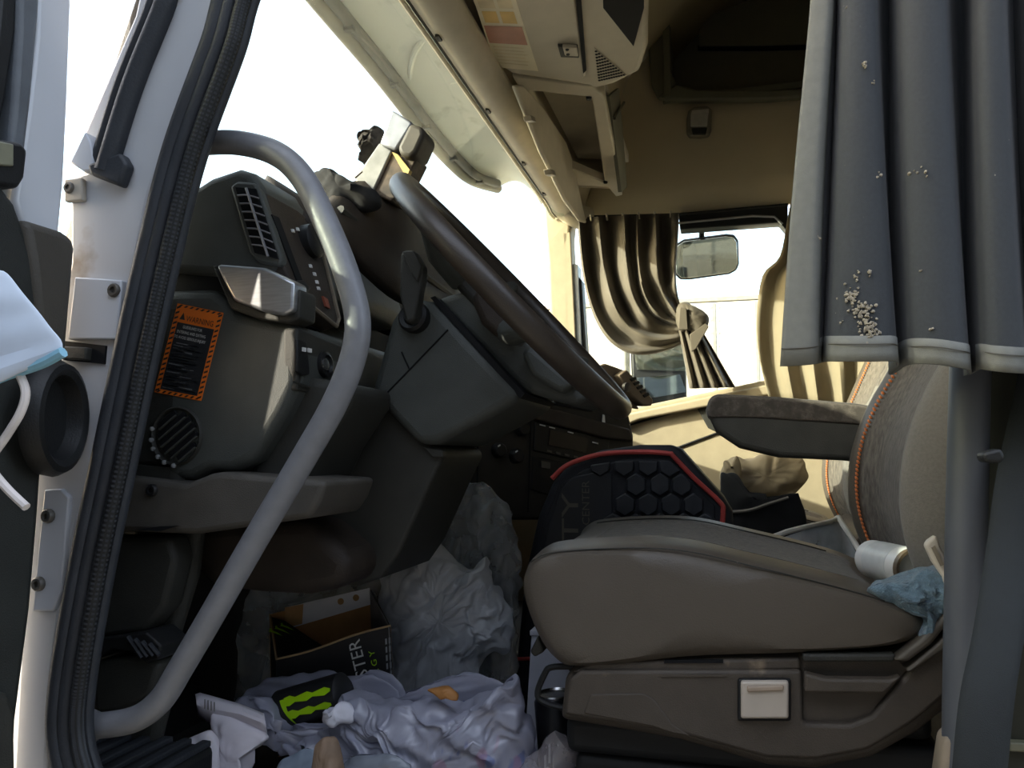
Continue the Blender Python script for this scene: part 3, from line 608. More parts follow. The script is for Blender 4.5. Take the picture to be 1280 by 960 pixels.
for yy in (-1, 1):
    for s0, s1 in ((-.06, -.09), (.05, .12)):
        a = ce+sd*s0+V((0, yy*.07, 0))-ax*.035; b = ce+sd*s1+V((0, yy*math.sqrt(R_**2-s1**2)*.985, 0))
        obj('spoke', tube([a, a.lerp(b, .5)-ax*.012, b], [.022, .017, .013], 12), DASH, sw)
obj('hub_spoke', prism([(586, 372), (602, 352), (630, 380), (650, 402), (622, 424), (600, 404)], 1.06, 1.12), DASHB, sw, bevel=.012)
obj('hub_spoke', prism([(650, 440), (662, 430), (700, 462), (720, 480), (700, 492), (664, 470)], 1.07, 1.12), DASH, sw, bevel=.012)

# --- clutter on the hood of the dash
cl = thing('dashcam_bundle', 'silver and rusty brown taped device leaning on top of dashboard', 'device', P(470, 262, 1.26))
obj('silver_face', prism([(474, 180), (490, 137), (513, 151), (515, 155), (494, 188)], 1.21, 1.27), mat('foil', '#94979f', .35, metal=.5, var=.2, scale=40), cl, bevel=.004)
obj('dark_end', prism([(496, 184), (512, 153), (528, 158), (530, 168), (520, 190), (512, 197), (500, 194)], 1.20, 1.26), mat('dark_end', '#3c3830', .6, var=.3), cl, bevel=.008)
obj('foil_strip', prism([(442, 224), (474, 178), (490, 188), (466, 240), (458, 242)], 1.215, 1.27), mat('foil_dull', '#868684', .4, metal=.4, var=.2, scale=40), cl, bevel=.003)
obj('rusty_side', prism([(464, 240), (490, 188), (500, 194), (522, 196), (498, 244), (488, 252)], 1.22, 1.27), mat('rust_brown', '#4f4236', .7, var=.5, scale=60), cl, bevel=.003)
obj('yellow_tape', prism([(490, 190), (497, 193), (512, 212), (508, 222), (500, 208)], 1.213, 1.225), mat('tape_yellow', '#b39a5a', .6), cl)
obj('fur_trim', pillow([(452, 172), (462, 164), (476, 160), (472, 182), (455, 206), (453, 190)], 1.25, .02, .02, 8, 40, .02, 60, 3), mat('fur_dark', '#2b2623', .9, var=.5, scale=80), cl)
bc = thing('black_pouch', 'crumpled black pouch lying on top of dashboard beside grab handle', 'pouch', P(420, 262, 1.2))
obj('pouch', pillow([(388, 226), (402, 214), (418, 213), (428, 223), (444, 232), (470, 240), (475, 258), (455, 265), (420, 262), (400, 250)], 1.165, .028, .026, 10, 60, .014, 30, 5), mat('pouch_black', '#0f1013', .9, var=.3), bc)
obj('strap', tube(cat([P(384, 247, 1.18), P(370, 246, 1.17), P(362, 250, 1.17)], 3), .002, 6), BLACK, bc)
obj('torn_wrapper', prism([(427, 212), (448, 208), (452, 214), (443, 222)], 1.17, 1.175), mat('wrapper', '#c8c0b8', .5), bc)

# ================================================================== EXTERIOR SUN VISOR (outside the windshield)
vis = thing('exterior_sun_visor', 'white exterior sun visor with grey edge above the windshield', 'sun visor', (-.70, 1.6, 1.36))
fe = cat([PX(300, -120, -.76), PX(396, 0, -.76), PX(470, 88, -.755), PX(530, 165, -.75), PX(566, 205, -.74), PX(590, 224, -.72), PX(622, 234, -.69)], 6)
re = cat([V((-.514, .93, 1.343)), V((-.514, 1.2, 1.343)), V((-.514, 1.6, 1.343)), V((-.514, 2.0, 1.343)), V((-.514, 2.2, 1.343)), V((-.535, 2.38, 1.345)), V((-.565, 2.5, 1.345))], 6)
obj('shell', grid([[a.lerp(b, k/8)+V((0, 0, .05*math.sin(math.pi*k/8))) for k in range(9)] for a, b in zip(fe, re)]), mat('visor_white', '#b9bab4', .4, var=.05, scale=5, stain='#9a9a92', stain_lo=.6), vis, solid=.006)
obj('edge_trim', tube([p+V((0, 0, -.004)) for p in fe], .016, 10), mat('visor_edge', '#7a7468', .5), vis)
obj('edge_gasket', tube([p+V((.028, 0, .002)) for p in fe[:-2]], .013, 10), mat('visor_gasket', '#3f3d3a', .6), vis)
for i in (8, 13, 17, 22, 30): obj('edge_clip', box(fe[i]+V((.026, 0, -.008)), (.022, .014, .018)), BLACK, vis, bevel=.002)
i0 = P(532, 105, 1.98)
obj('bracket', prism([(512, 98), (522, 96), (541, 104), (537, 112), (527, 128), (513, 118)], i0.y, i0.y+.05), BLACK, vis, bevel=.004)
a = PX(547, 28, -.60); b = PX(512, 100, -.70)
obj('shell_rib', tube(cat([PX(549, 26, -.56), PX(530, 48, -.61), PX(516, 72, -.66), PX(511, 104, -.72)], 5), .007, 8), MATS['visor_white'], vis)
obj('shell_flange', tube([PX(540, 108, -.69), PX(588, 99, -.55)], .004, 8), mat('flange_white', '#dedccf', .4), vis)

# ================================================================== OVERHEAD CONSOLE
oc = thing('overhead_console', 'beige overhead console with open compartment above the windshield', 'overhead console', (-.3, 1.7, 1.34))
ZC = 1.34
def zp(pix, Z=ZC, h=.04): return ext([PZ(x, y, Z) for x, y in pix], (0, 0, h))
x0 = -.46
sl_ = obj('shelf', ext([V((-.44, .80, 1.46)), V((-.27, .80, 1.46)), V((-.27, 2.50, 1.46)), V((-.44, 2.50, 1.46))], (0, 0, .03)), TAND, oc, bevel=.004)
cons = [PZ(x, y, 1.335) for x, y in ((556, -60), (600, 0), (640, 94), (670, 98), (735, 108), (742, 112), (768, 106), (800, 90), (810, 60), (812, -60))]
body = obj('console_box', ext(cons, (0, 0, .25)), TAND, oc, bevel=.012)
dpn = obj('visor_panel', ext([PZ(x, y, 1.332) for x, y in ((560, -60), (590, 0), (628, 84), (640, 92), (724, 102), (732, 96), (712, -60))], (0, 0, .015)), mat('panel_beige', '#bfb6a2', .55, bump=.2, bscale=700, var=.04), oc, bevel=.005)
obj('label_sheet', ([PZ(x, y, 1.3312) for x, y in ((570, -60), (592, 0), (620, 84), (673, 89), (645, 0), (628, -60))], [(0, 1, 2, 3, 4, 5)]), mat('label_cream', '#e6dcc0', .6, var=.05), dpn, smooth=False)
lb = [(590, -6), (643, -6), (673, 89), (620, 84)]
def LQ(u, v): x, y = q(u, v, lb); return PZ(x, y, 1.3306)
for (u0, v0, u1, v1, mm) in ((.04, .42, .94, .66, mat('label_red', '#b98470', .6)), (.10, .22, .44, .38, mat('label_yellow', '#d9b668', .6)), (.52, .22, .86, .38, MATS['label_yellow']), (.08, .02, .46, .18, mat('label_pale', '#d8c9a4', .6)), (.54, .02, .88, .18, MATS['label_pale'])):
    obj('label_block', ([LQ(u0, v0), LQ(u1, v0), LQ(u1, v1), LQ(u0, v1)], [(0, 1, 2, 3)]), mm, dpn, smooth=False)
for k in range(6):
    obj('label_line', ([LQ(.10, .70+k*.045), LQ(.75+.15*random.random(), .70+k*.045), LQ(.8, .713+k*.045), LQ(.10, .713+k*.045)], [(0, 1, 2, 3)]), MATS['label_pale'], dpn, smooth=False)
lt = obj('latch', ext([PZ(x, y, 1.326) for x, y in ((697, 58), (722, 59), (724, 73), (701, 72))], (0, 0, .012)), DASHD, dpn, bevel=.002)
obj('latch_tongue', ext([PZ(x, y, 1.322) for x, y in ((703, 59), (721, 60), (723, 71), (706, 70))], (0, 0, .008)), mat('latch_beige', '#b8ae9a', .5), lt, bevel=.002)
for px, py in ((709, 62), (710, 68)): obj('latch_screw', lathe(PZ(px, py, 1.322), (0, 0, -1), [(0, .004), (.002, .003), (.002, .0005)], 10), BLACK, lt)
obj('hinge_gap', ext([PZ(x, y, 1.330) for x, y in ((714, -60), (722, -60), (733, 88), (729, 92))], (0, 0, .006)), VOID, oc)
gr = [PZ(x, y, 1.3335) for x, y in ((743, 60), (783, 94), (748, 102))]
spk = obj('speaker_grille', ext([p+V((0, 0, -.0005)) for p in gr], (0, 0, .003)), TAND, oc)
hv = []
for i in range(11):
    for j in range(11-i):
        u, w_ = (i+.5)/11.5, (j+.5)/11.5; c = gr[0]*(1-u-w_)+gr[1]*u+gr[2]*w_
        hv.append(([c+V((.0032*math.cos(t), .0032*math.sin(t)*1.4, -.0012)) for t in [k*math.pi/3 for k in range(6)]], [tuple(range(6))]))
ho = obj('grille_hole', join(*hv), VOID, spk, smooth=False); ho['kind'] = 'stuff'
obj('display_recess', ext([PZ(x, y, 1.332) for x, y in ((752, -60), (754, 10), (792, 58), (805, 10), (806, -60))], (0, 0, .01)), VOID, oc)
cv = [PZ(x, y, 1.352) for x, y in ((652, 112), (745, 118), (773, 236), (722, 234))]
cav = obj('compartment', loft([[p+V((0, 0, .0)) for p in cv], [p+V((0, 0, .10)) for p in cv]], caps=False), TAND, oc, solid=.004)
obj('compartment_top', ext([p+V((0, 0, .095)) for p in cv], (0, 0, .01)), TAND, oc)
obj('compartment_frame', ext([PZ(x, y, 1.338) for x, y in ((640, 96), (742, 108), (756, 122), (778, 244), (770, 246), (760, 234), (722, 232), (722, 238), (700, 205), (756, 228), (740, 122), (650, 112))], (0, 0, .03)), TAND, oc, bevel=.004)
for px, py in ((736, 123), (757, 228)): obj('rivet', lathe(PZ(px, py, 1.336), (0, 0, -1), [(-.004, .007), (.003, .006), (.004, .001)], 12), BLACK, oc)
obj('side_slot', ext([PX(x, y, -.262) for x, y in ((762, 120), (774, 110), (780, 180), (784, 234), (777, 240))], (-.01, 0, 0)), OLIVE, oc)  # darker olive sheet standing in for the shaded gap beside the console
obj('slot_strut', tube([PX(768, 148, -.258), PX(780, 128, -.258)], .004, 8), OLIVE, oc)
flp = obj('open_flap', ext([PX(x, y, -.415) for x, y in ((638, 107), (648, 107), (676, 138), (703, 178), (711, 200), (722, 250), (729, 279), (722, 277), (702, 250), (672, 190))], (.012, 0, 0)), TAND, oc, bevel=.005)
for px, py in ((656, 149), (682, 216)): obj('flap_clip', ext([PX(x, y, -.412) for x, y in ((px-3, py-4), (px+2, py-2), (px+4, py+5), (px-1, py+3))], (.02, 0, 0)), mat('clip_grey', '#8a8272', .5), flp, bevel=.002)

# ================================================================== UPPER CABINET AND LAMP ON THE PASSENGER WALL
cb = thing('wall_cabinet', 'grey-green recessed storage bin high on the passenger wall', 'cabinet', P(900, 120, 2.64))
YC = 2.645
obj('frame', join(prism([(812, -40), (838, -40), (838, 88), (846, 104), (822, 121), (814, 105), (810, 60)], YC, 2.68), prism([(822, 121), (846, 104), (870, 112), (960, 112), (1120, 106), (1120, 112), (960, 124), (850, 125)], YC, 2.68)), OLIVE, cb, bevel=.008)
xe = 1.34
obj('bin_back', box(((CX0+xe)/2, 2.90, (CZ0+2.27)/2), (xe-CX0+.06, .02, 2.27-CZ0+.06)), OLIVE, cb)
obj('bin_side', box((CX0-.012, 2.77, (CZ0+2.27)/2), (.024, .28, 2.27-CZ0+.04)), OLIVE, cb, bevel=.003)
obj('bin_side', box((xe+.012, 2.77, (CZ0+2.27)/2), (.024, .28, 2.27-CZ0+.04)), OLIVE, cb, bevel=.003)
obj('bin_floor', box(((CX0+xe)/2, 2.79, CZ0-.012), (xe-CX0+.06, .24, .024)), OLIVE, cb, bevel=.003)
obj('bin_top', box(((CX0+xe)/2, 2.75, 2.27), (xe-CX0+.06, .32, .024)), OLIVE, cb)
obj('bin_panel', prism([(874, -300), (1060, -300), (1060, 53), (960, 56), (874, 57)], 2.86, 2.892), OLIVE, cb, bevel=.003)
obj('panel_gap', prism([(872, 57), (960, 57), (1060, 53), (1060, 57), (960, 60), (872, 60)], 2.868, 2.892), VOID, cb)
obj('upper_gap', tube([P(813, 17, 2.62), P(850, 0, 2.62), P(900, -20, 2.62)], .004, 6), VOID, cb)
lm = thing('reading_lamp', 'small rounded reading lamp with switch on the passenger wall', 'lamp', P(873, 170, 2.68))
obj('housing', prism([(858, 148), (860, 138), (868, 133), (884, 132), (890, 136), (889, 160), (886, 168), (876, 170), (862, 170), (858, 165)], 2.655, 2.69), mat('lamp_grey', '#7d786a', .5), lm, bevel=.006)
obj('lens', prism([(863, 144), (865, 138), (885, 137), (886, 141), (884, 158), (863, 158)], 2.650, 2.66), mat('lens_grey', '#b5b3aa', .25), lm, bevel=.004)
obj('lens_strip', prism([(865, 138), (886, 136), (886, 141), (864, 143)], 2.647, 2.655), MATS['lens_grey'], lm)
obj('switch', prism([(864, 160), (884, 159), (882, 168), (866, 168)], 2.650, 2.66), DASHD, lm, bevel=.003)

# ================================================================== PASSENGER CURTAIN
pc = thing('window_curtain', 'brown-grey curtain gathered and tied back at the passenger window', 'curtain', P(860, 490, 2.6))
rows = []
NU, NV = 90, 30
YCu = 2.58
for i in range(NU+1):
    u = i/NU; row = []
    sx = 720+u*130; sy = 272-u*6
    s0 = V((sx, sy, 0)); 
    k = (1-u)
    e = V((852, 388+k*42, 0))
    c1 = V((sx+6*k, sy+60+70*k, 0)); c2 = V((728+u*110+30*k, 345+110*k**1.2 + 20*k, 0))
    for j in range(NV+1):
        v_ = j/NV
        p = s0*(1-v_)**3+c1*3*v_*(1-v_)**2+c2*3*v_*v_*(1-v_)+e*v_**3
        amp = (.032*(1-v_)+.012*v_)*(1 if v_ < .9 else (1-v_)*10*.7+.3)
        ph = u*2*math.pi*5.5+2.6*noise.noise(V((u*5, v_*.8, 5)))+.8*math.sin(u*11); amp *= .7+.9*abs(noise.noise(V((u*7, 3, v_))))*1.6
        yy = YCu - .01 - amp*math.sin(ph) - .05*math.sin(math.pi*v_)*k**.6 + .03*noise.noise(V((u*5, v_*4, 2))) + .02*k*max(0, v_-.5)*math.sin(v_*22+u*5)
        px = p.x + 2.5*math.cos(ph)*(1-v_)
        row.append(P(px, p.y, yy))
    rows.append(row)
obj('drape', grid(rows), CURTP, pc, solid=.003)
rows = []
for i in range(41):
    u = i/40; row = []
    for j in range(13):
        v_ = j/12
        px = 846+u*(26+v_*34)+v_*16*(1-u*.2); py = 398+u*6+v_*(88-8*u) 
        row.append(P(px, py, YCu-.02-.018*math.sin(u*2*math.pi*4)*(.6+.4*v_)-.02*math.sin(math.pi*u)))
    rows.append(row)
obj('tail', grid(rows), CURTP, pc, solid=.003)
obj('tie_knot', pillow([(846, 384), (858, 378), (870, 384), (886, 396), (884, 412), (872, 424), (862, 414), (848, 414)], YCu-.03, .035, .03, 8, 48, .012, 30, 4), CURTP, pc)
obj('tie_band', prism([(850, 384), (858, 385), (860, 412), (848, 412)], YCu-.075, YCu-.06), CURTP, pc, bevel=.002)
obj('tie_loop', prism([(862, 418), (882, 404), (886, 408), (870, 436), (864, 440)], YCu-.07, YCu-.06), CURTP, pc, bevel=.002)
for k in range(6): obj('rail_hook', tube([P(738+k*20, 268-k*.8, YCu-.02), P(739+k*20, 276-k*.8, YCu-.02)], .004, 6), mat('hook_light', '#c9c4b8', .3, metal=.5), pc)
# light curtain beside the passenger sleeper opening
rc = thing('sleeper_curtain', 'pale beige curtain bunched behind the passenger window', 'curtain', P(990, 500, 2.5))
lo_ = cat([V((x, y, 0)) for x, y in ((1004, 100), (998, 200), (985, 270), (975, 320), (953, 345), (946, 400), (950, 450), (962, 500))], 4)
hi_ = cat([V((x, y, 0)) for x, y in ((1120, 100), (1120, 200), (1120, 270), (1120, 320), (1120, 345), (1120, 400), (1120, 450), (1120, 520))], 4)
rows = []
for a, b in zip(lo_, hi_):
    rows.append([P(*(a.lerp(b, k/36)).xy, 2.46-.013*math.sin(k/36*2*math.pi*5+a.y*.004)-.01*noise.noise(V((k*.3, a.y*.02, 1)))) for k in range(37)])
obj('drape', grid(rows), mat('curtain_beige', '#7d745f', .85, var=.06), rc, solid=.003)

# ================================================================== DRIVER CURTAIN
dc = thing('privacy_curtain', 'dark grey pleated privacy curtain with pale hem and stains beside driver seat', 'curtain', P(1130, 470, .8))
cols = [(1013, 975, 458, .785), (1026, 1000, 457, .783), (1040, 1020, 455, .787), (1046, 1027, 453, .82), (1050, 1034, 452, .79), (1062, 1055, 452, .772), (1080, 1090, 452, .768), (1094, 1118, 452, .776), (1098, 1121, 458, .80), (1102, 1112, 466, .835), (1112, 1115, 468, .845),
        (1118, 1130, 458, .80), (1128, 1145, 455, .775), (1150, 1172, 456, .765), (1172, 1198, 460, .768), (1184, 1211, 463, .782), (1188, 1211, 468, .82), (1196, 1205, 470, .845), (1208, 1212, 468, .84), (1216, 1224, 462, .79), (1226, 1240, 464, .772), (1242, 1262, 466, .77), (1256, 1280, 467, .782), (1260, 1284, 467, .82), (1268, 1288, 467, .84), (1284, 1300, 467, .80), (1310, 1330, 467, .785), (1340, 1360, 467, .83)]
def cpt(i, v_, off=0):
    a = cols[i]
    wl = (0, 0)
    tx, bx, by, yy = a
    py = -300+v_*(by+300)
    t = max(0, py)/by
    bend = math.sin(math.pi*min(1, max(0, t)))*(-6 if i < 3 else 0)
    px = tx+(bx-tx)*(t**1.3 if py > 0 else 0)+bend
    return P(px, py, yy+off-.006*t)
rws = []
NVv = 30
for j in range(NVv+1):
    v_ = j/NVv
    rws.append(cat([cpt(i, v_) for i in range(len(cols))], 4))
CURTS = mat('curtain_stained', '#34383c', .85, var=.10, scale=300, speck='#a8a498', speck_amt=-.03, bump=.2, bscale=1500, sheen=.1)
obj('drape', grid(rws), CURTS, dc, solid=.0015)
hr = []
for j in range(4):
    v_ = 1-.042*(1-j/3)
    hr.append([p+V((0, -.0022, 0)) for p in cat([cpt(i, v_) for i in range(len(cols))], 4)])
obj('bottom_hem', grid(hr), HEM, dc, solid=.002)
obj('side_hem', grid([[p+V((0, -.003, 0)) for p in r[:10]] for r in rws]), HEM, dc, solid=.002)
st_ = [p+V((0, -.004, 0)) for p in hr[1]]
for k in range(0, len(st_)-1, 1):
    pass
obj('hem_stitch', tube([p+V((0, -.0025, 0)) for p in hr[1]], .0006, 5), GREYTEXT, dc)
# dried splash on the curtain: small raised crusts
sm = mat('dried_splash', '#9b9485', .9, var=.25, scale=200)
sv = []
rnd = random.Random(3)
for cx_, cy_, sx_, sy_, n_ in ((1066, 370, 9, 8, 40), (1077, 388, 11, 12, 60), (1086, 405, 9, 11, 60), (1092, 417, 11, 5, 26), (1070, 343, 4, 4, 6), (1088, 340, 5, 4, 6), (1082, 82, 5, 4, 8), (1092, 102, 3, 4, 4), (1056, 10, 3, 3, 3), (1022, 297, 4, 3, 5), (1102, 218, 5, 5, 5), (1150, 214, 12, 8, 6), (1152, 338, 2, 2, 2), (1166, 410, 3, 3, 2), (1060, 390, 18, 22, 12)):
    for k in range(n_):
        px = rnd.gauss(cx_, sx_*.6); py = rnd.gauss(cy_, sy_*.6)
        t = py/455; best = None
        # depth of the pleat under this pixel
        for i in range(len(cols)-1):
            xa = cols[i][0]+(cols[i][1]-cols[i][0])*t**1.3; xb = cols[i+1][0]+(cols[i+1][1]-cols[i+1][0])*t**1.3
            if xa <= px <= xb and xb > xa:
                y_ = cols[i][3]+(cols[i+1][3]-cols[i][3])*(px-xa)/(xb-xa)
                best = y_ if best is None else min(best, y_)
        if best is None: continue
        c = P(px, py, best-.006*t-.0035); r = rnd.uniform(.0005, .0017)
        m_ = 7; sv.append(loft([[c+V((math.cos(2*math.pi*q_/m_)*r*s*rnd.uniform(.6, 1.3), dy, math.sin(2*math.pi*q_/m_)*r*s*rnd.uniform(.6, 1.3))) for q_ in range(m_)] for s, dy in ((1, .003), (1, 0), (.5, -.0008))]))
so_ = obj('dried_splash', join(*sv), sm, dc); so_['kind'] = 'stuff'

# ================================================================== SEATS
def seat(label, dy, full=True, group='truck seats'):
    s = thing('truck_chair', label, 'seat', (0, 1.22+dy, 0), group)
    off = V((0 if full else .07, dy, 0))
    def O(vf): return [p+off for p in vf[0]], vf[1]
    # cushion: side profile lofted across the width
    prof = [(655, 738), (660, 708), (674, 692), (702, 683), (790, 678), (860, 682), (940, 700), (1030, 722), (1100, 742), (1146, 762), (1156, 776), (1148, 790), (1110, 803), (1000, 813), (850, 821), (726, 829), (695, 820), (672, 788)]
    base = cat([P(x, y, 1.0) for x, y in prof], 4, True)
    cx = sum((p.x for p in base))/len(base); cz = sum((p.z for p in base))/len(base)
    rings = []
    for yy, ins, lift in ((.966, .045, 0), (.968, .020, 0), (.978, .006, 0), (1.0, 0, 0), (1.04, 0, .004), (1.075, .002, .000), (1.10, .002, -.004), (1.22, .002, -.006), (1.34, .002, -.004), (1.37, .002, 0), (1.40, 0, .004), (1.44, 0, 0), (1.462, .006, 0), (1.472, .02, 0), (1.474, .045, 0)):
        rg = []
        for p in base:
            d = V((p.x-cx, 0, p.z-cz)); L_ = d.length
            d2 = d*(1-min(.9, ins/max(L_, .01)*1.0))
            z = cz+d2.z + (lift if d.z > 0 else 0)
            rg.append(V((cx+d2.x, yy, z)))
        rings.append(rg)
    v, f = loft(rings)
    cu = obj('cushion', O((v, f)), [VINYL, FABRIC], s)
    for p in cu.data.polygons:
        c = p.center-off
        if 1.065 < c.y < 1.375 and c.z > cz+.01 and c.x > -.19: p.material_index = 1
    for yy in (1.066, 1.374):
        tp = [V((p.x, yy, p.z+.0005)) for p in base if p.z > cz+.02 and p.x > -.22]
        tp.sort(key=lambda a: a.x)
        obj('seam_piping', O(tube(tp, .0012, 6)), DASHD, cu)
    tp = sorted([V((p.x, .974, p.z-.004)) for p in base if p.z > cz+.015 and p.x > -.24], key=lambda a: a.x)
    obj('side_seam', O(tube(tp, .0009, 6)), DASHD, cu)
    # backrest
    def bx_x(z):
        if z < .44: return .245+2.3*(z-.44)**2
        if z < .63: return .245+1.8*(z-.44)**2
        return .31+.45*(z-.63)
    rings = []
    zs = [.20+.02*k for k in range(43)]
    NB = 45
    for i, z in enumerate(zs):
        xf = bx_x(z); wid = .245-.03*max(0, z-.86)/.2
        if z > .98: wid -= .9*(z-.98)**1.6*6
        rg = []
        for k in range(NB):                      # front contour with side bolsters
            w_ = -1+2*k/(NB-1); bol = .040*math.exp(-((abs(w_)-.80)/.17)**2)
            edge = .05*(max(0, abs(w_)-.80)/.20)**2.5
            rg.append(V((xf-bol+edge, 1.222+w_*wid, z)))
        for k in range(9):
            w_ = 1-2*k/8; rg.append(V((xf+.12-.03*abs(w_)**4, 1.222+w_*wid*.98, z)))
        if i in (0, len(zs)-1):
            m_ = sum(rg, V((0, 0, 0)))/len(rg); rg = [m_+(p-m_)*.85 for p in rg]
        rings.append(rg)
    bk = obj('backrest', O(loft(rings)), [VINYL, FABRIC, FABL], s)
    for p in bk.data.polygons:
        c = p.center-off; w_ = (c.y-1.222)/.245
        if c.x < bx_x(c.z)+.012 and c.z > .22:
            wb = max(-.86, -.38-(c.z-.38)*1.67)
            if -.99 < w_ < wb: p.material_index = 2
            elif wb <= w_ < .70: p.material_index = 1
            
    tp = [V((bx_x(z)-.040*math.exp(-((.70-.80)/.17)**2)-.002, 1.222+.70*.245, z)) for z in [.26+.02*k for k in range(36)]]
    st2 = []
    for a, b in zip(tp[:-1], tp[1:]):
        for k in range(3):
            p = a.lerp(b, k/3); st2.append(tube([p+V((0, -.005, 0)), p+V((0, .005, .003))], .0021, 5))
    o_ = obj('stitching', O(join(*st2)), ORANGE, bk); o_['kind'] = 'stuff'
    # armrest on the inner side
    ar = [(882, 512), (886, 498), (895, 493), (960, 496), (1072, 505), (1110, 512), (1100, 580), (1060, 576), (975, 572), (925, 560), (895, 540)]
    arm = obj('armrest', O(prism(ar, 1.475, 1.545)), mat('armrest_vinyl', '#4b4a44', .5, bump=.25, bscale=600, spec=.35), s, bevel=.012, seg=4)
    obj('armrest_cover', O(prism([(882, 513), (886, 498), (895, 492), (960, 495), (1072, 504), (1110, 511), (1108, 534), (1000, 527), (940, 523), (884, 523)], 1.471, 1.549)), weave('armrest_fabric', '#4a443d', '#6d655b', 500), arm, bevel=.012, seg=4)
    # base housing
    hs = [(704, 868), (706, 846), (722, 830), (850, 822), (1000, 818), (1110, 818), (1140, 806), (1165, 785), (1192, 758), (1215, 745), (1215, 860), (1150, 915), (1090, 948), (1020, 962), (960, 958), (850, 926), (760, 910), (700, 900)]
    hb_ = obj('base_housing', O(prism(hs, .985, 1.455)), BASEP, s, bevel=.008)
    obj('suspension_bellows', O(join(*[box((.02, 1.22, .24-.048*k), (.44-.02*(k % 2), .42-.02*(k % 2), .046)) for k in range(5)])), mat('bellows_black', '#151617', .7), s, bevel=.012)
    obj('seat_plinth', O(box((.03, 1.22, .012), (.40, .38, .024))), BLACK, s, bevel=.004)
    if full:
        Yh = .985
        hv_ = obj('side_cover', prism([(708, 866), (712, 848), (726, 838), (1002, 838), (1004, 900), (1006, 905), (1062, 906), (1090, 895), (1135, 842), (1192, 790), (1192, 862), (1140, 905), (1085, 938), (1020, 950), (960, 948), (850, 918), (705, 894)], .972, Yh+.003), BASEP, s, bevel=.006)
        obj('cover_edge', prism([(715, 840), (740, 828), (1000, 822), (1002, 838), (730, 846)], .978, Yh+.003), BASEP, s, bevel=.004)
        obj('recess_back', prism([(1004, 822), (1118, 822), (1136, 838), (1090, 898), (1062, 908), (1004, 906)], .983, .986), BASEP, s)
        obj('recline_lever', prism([(1006, 842), (1034, 849), (1112, 850), (1128, 846), (1105, 868), (1006, 866)], .962, .980), BASEP, s, bevel=.004)
        obj('lever_rail', prism([(1003, 818), (1120, 818), (1118, 828), (1004, 828)], .966, .984), DASHD, s, bevel=.003)
        obj('curved_trim', prism([(1118, 826), (1150, 800), (1172, 778), (1192, 752), (1215, 740), (1215, 758), (1192, 772), (1165, 806), (1135, 828)], .958, .984), mat('trim_taupe', '#4e4840', .5), s, bevel=.004)
        obj('curved_trim', prism([(1132, 838), (1168, 808), (1192, 786), (1215, 772), (1215, 786), (1192, 806), (1160, 826), (1138, 842)], .960, .984), MATS['trim_taupe'], s, bevel=.003)
        pb = obj('button_bezel', prism([(922, 849), (989, 849), (989, 902), (922, 902)], .966, .974), BLACK, s, bevel=.003)
        obj('white_button', prism([(926, 852), (986, 852), (986, 899), (926, 899)], .960, .970), mat('button_white', '#b7ada0', .4, var=.05), pb, bevel=.003)
        obj('button_lip', prism([(934, 858), (980, 857), (980, 864), (934, 866)], .957, .962), mat('button_tan', '#a2917f', .4), pb, bevel=.002)
        obj('slot', prism([(830, 825), (904, 825), (904, 829), (830, 829)], .976, .98), VOID, s)  # raised dark strip, the slot's shade put in as colour
        obj('slot', prism([(825, 843), (908, 843), (908, 846), (825, 846)], .970, .974), BASEP, s)
        obj('molded_panel', prism([(738, 868), (805, 867), (818, 875), (840, 905), (862, 920), (842, 917), (815, 908), (730, 892)], .970, .973), BASEP, s, bevel=.003)
        obj('moulded_icon', prism([(946, 912), (952, 917), (960, 911), (962, 914), (954, 920), (960, 924), (952, 922), (944, 924), (949, 919)], .9712, .973), BASEP, s)
        obj('front_tab', prism([(662, 815), (672, 795), (680, 815), (668, 822)], 1.02, 1.06), DASHD, s, bevel=.003)
        # wire handle under the cushion front
        obj('wire_handle', tube(cat([P(720, 833, 1.0), P(690, 834, 1.0), P(681, 842, 1.0), P(672, 865, 1.0), P(677, 876, 1.0), P(700, 884, 1.0), P(720, 884, 1.0)], 6), .004, 8), BLACK, s)
    return s
ds = seat('grey-brown driver seat with vinyl cushion and fabric backrest beside the doorway', 0)
ps = seat('grey passenger seat mostly hidden beyond the driver seat', .95, False)
for ch in ps.children:
    if ch.name.startswith('armrest'):
        for gc in list(ch.children): bpy.data.objects.remove(gc)
        bpy.data.objects.remove(ch); break

# ================================================================== UTILITY BOX BETWEEN THE SEATS
YB = 1.60
hx = thing('utility_bag', 'black storage bag with hexagon pads and red piping between the seats', 'bag', P(790, 900, YB))
bo = [(640, 1020), (655, 720), (672, 645), (690, 603), (712, 578), (750, 563), (800, 556), (838, 556), (850, 560), (905, 622), (916, 640), (918, 670), (915, 1020)]
bo3 = [P(x, y, YB) for x, y in bo]; bo3 = [V((p.x, p.y, max(p.z, .0))) for p in bo3]
BAGM = mat('bag_black', '#22242a', .6, bump=.3, bscale=400, spec=.35)
obj('body', ext(bo3, (0, .11, 0)), BAGM, hx, bevel=.014)
obj('piping', tube(cat([P(690, 598, YB-.006), P(710, 581, YB-.006), P(750, 568, YB-.006), P(800, 565, YB-.006), P(836, 567, YB-.006), P(842, 571, YB-.006), P(868, 598, YB-.006), P(900, 628, YB-.006), P(904, 640, YB-.006), P(902, 665, YB-.006), P(900, 720, YB-.006)], 5), .005, 8), RED, hx)
obj('front_panel', prism([(664, 760), (680, 650), (700, 606), (730, 587), (780, 574), (835, 575), (894, 632), (894, 760)], YB-.004, YB+.004), BAGM, hx, bevel=.003)
hxp = mat('hex_pad', '#23262c', .55, bump=.25, bscale=500)
rr_ = 15.0
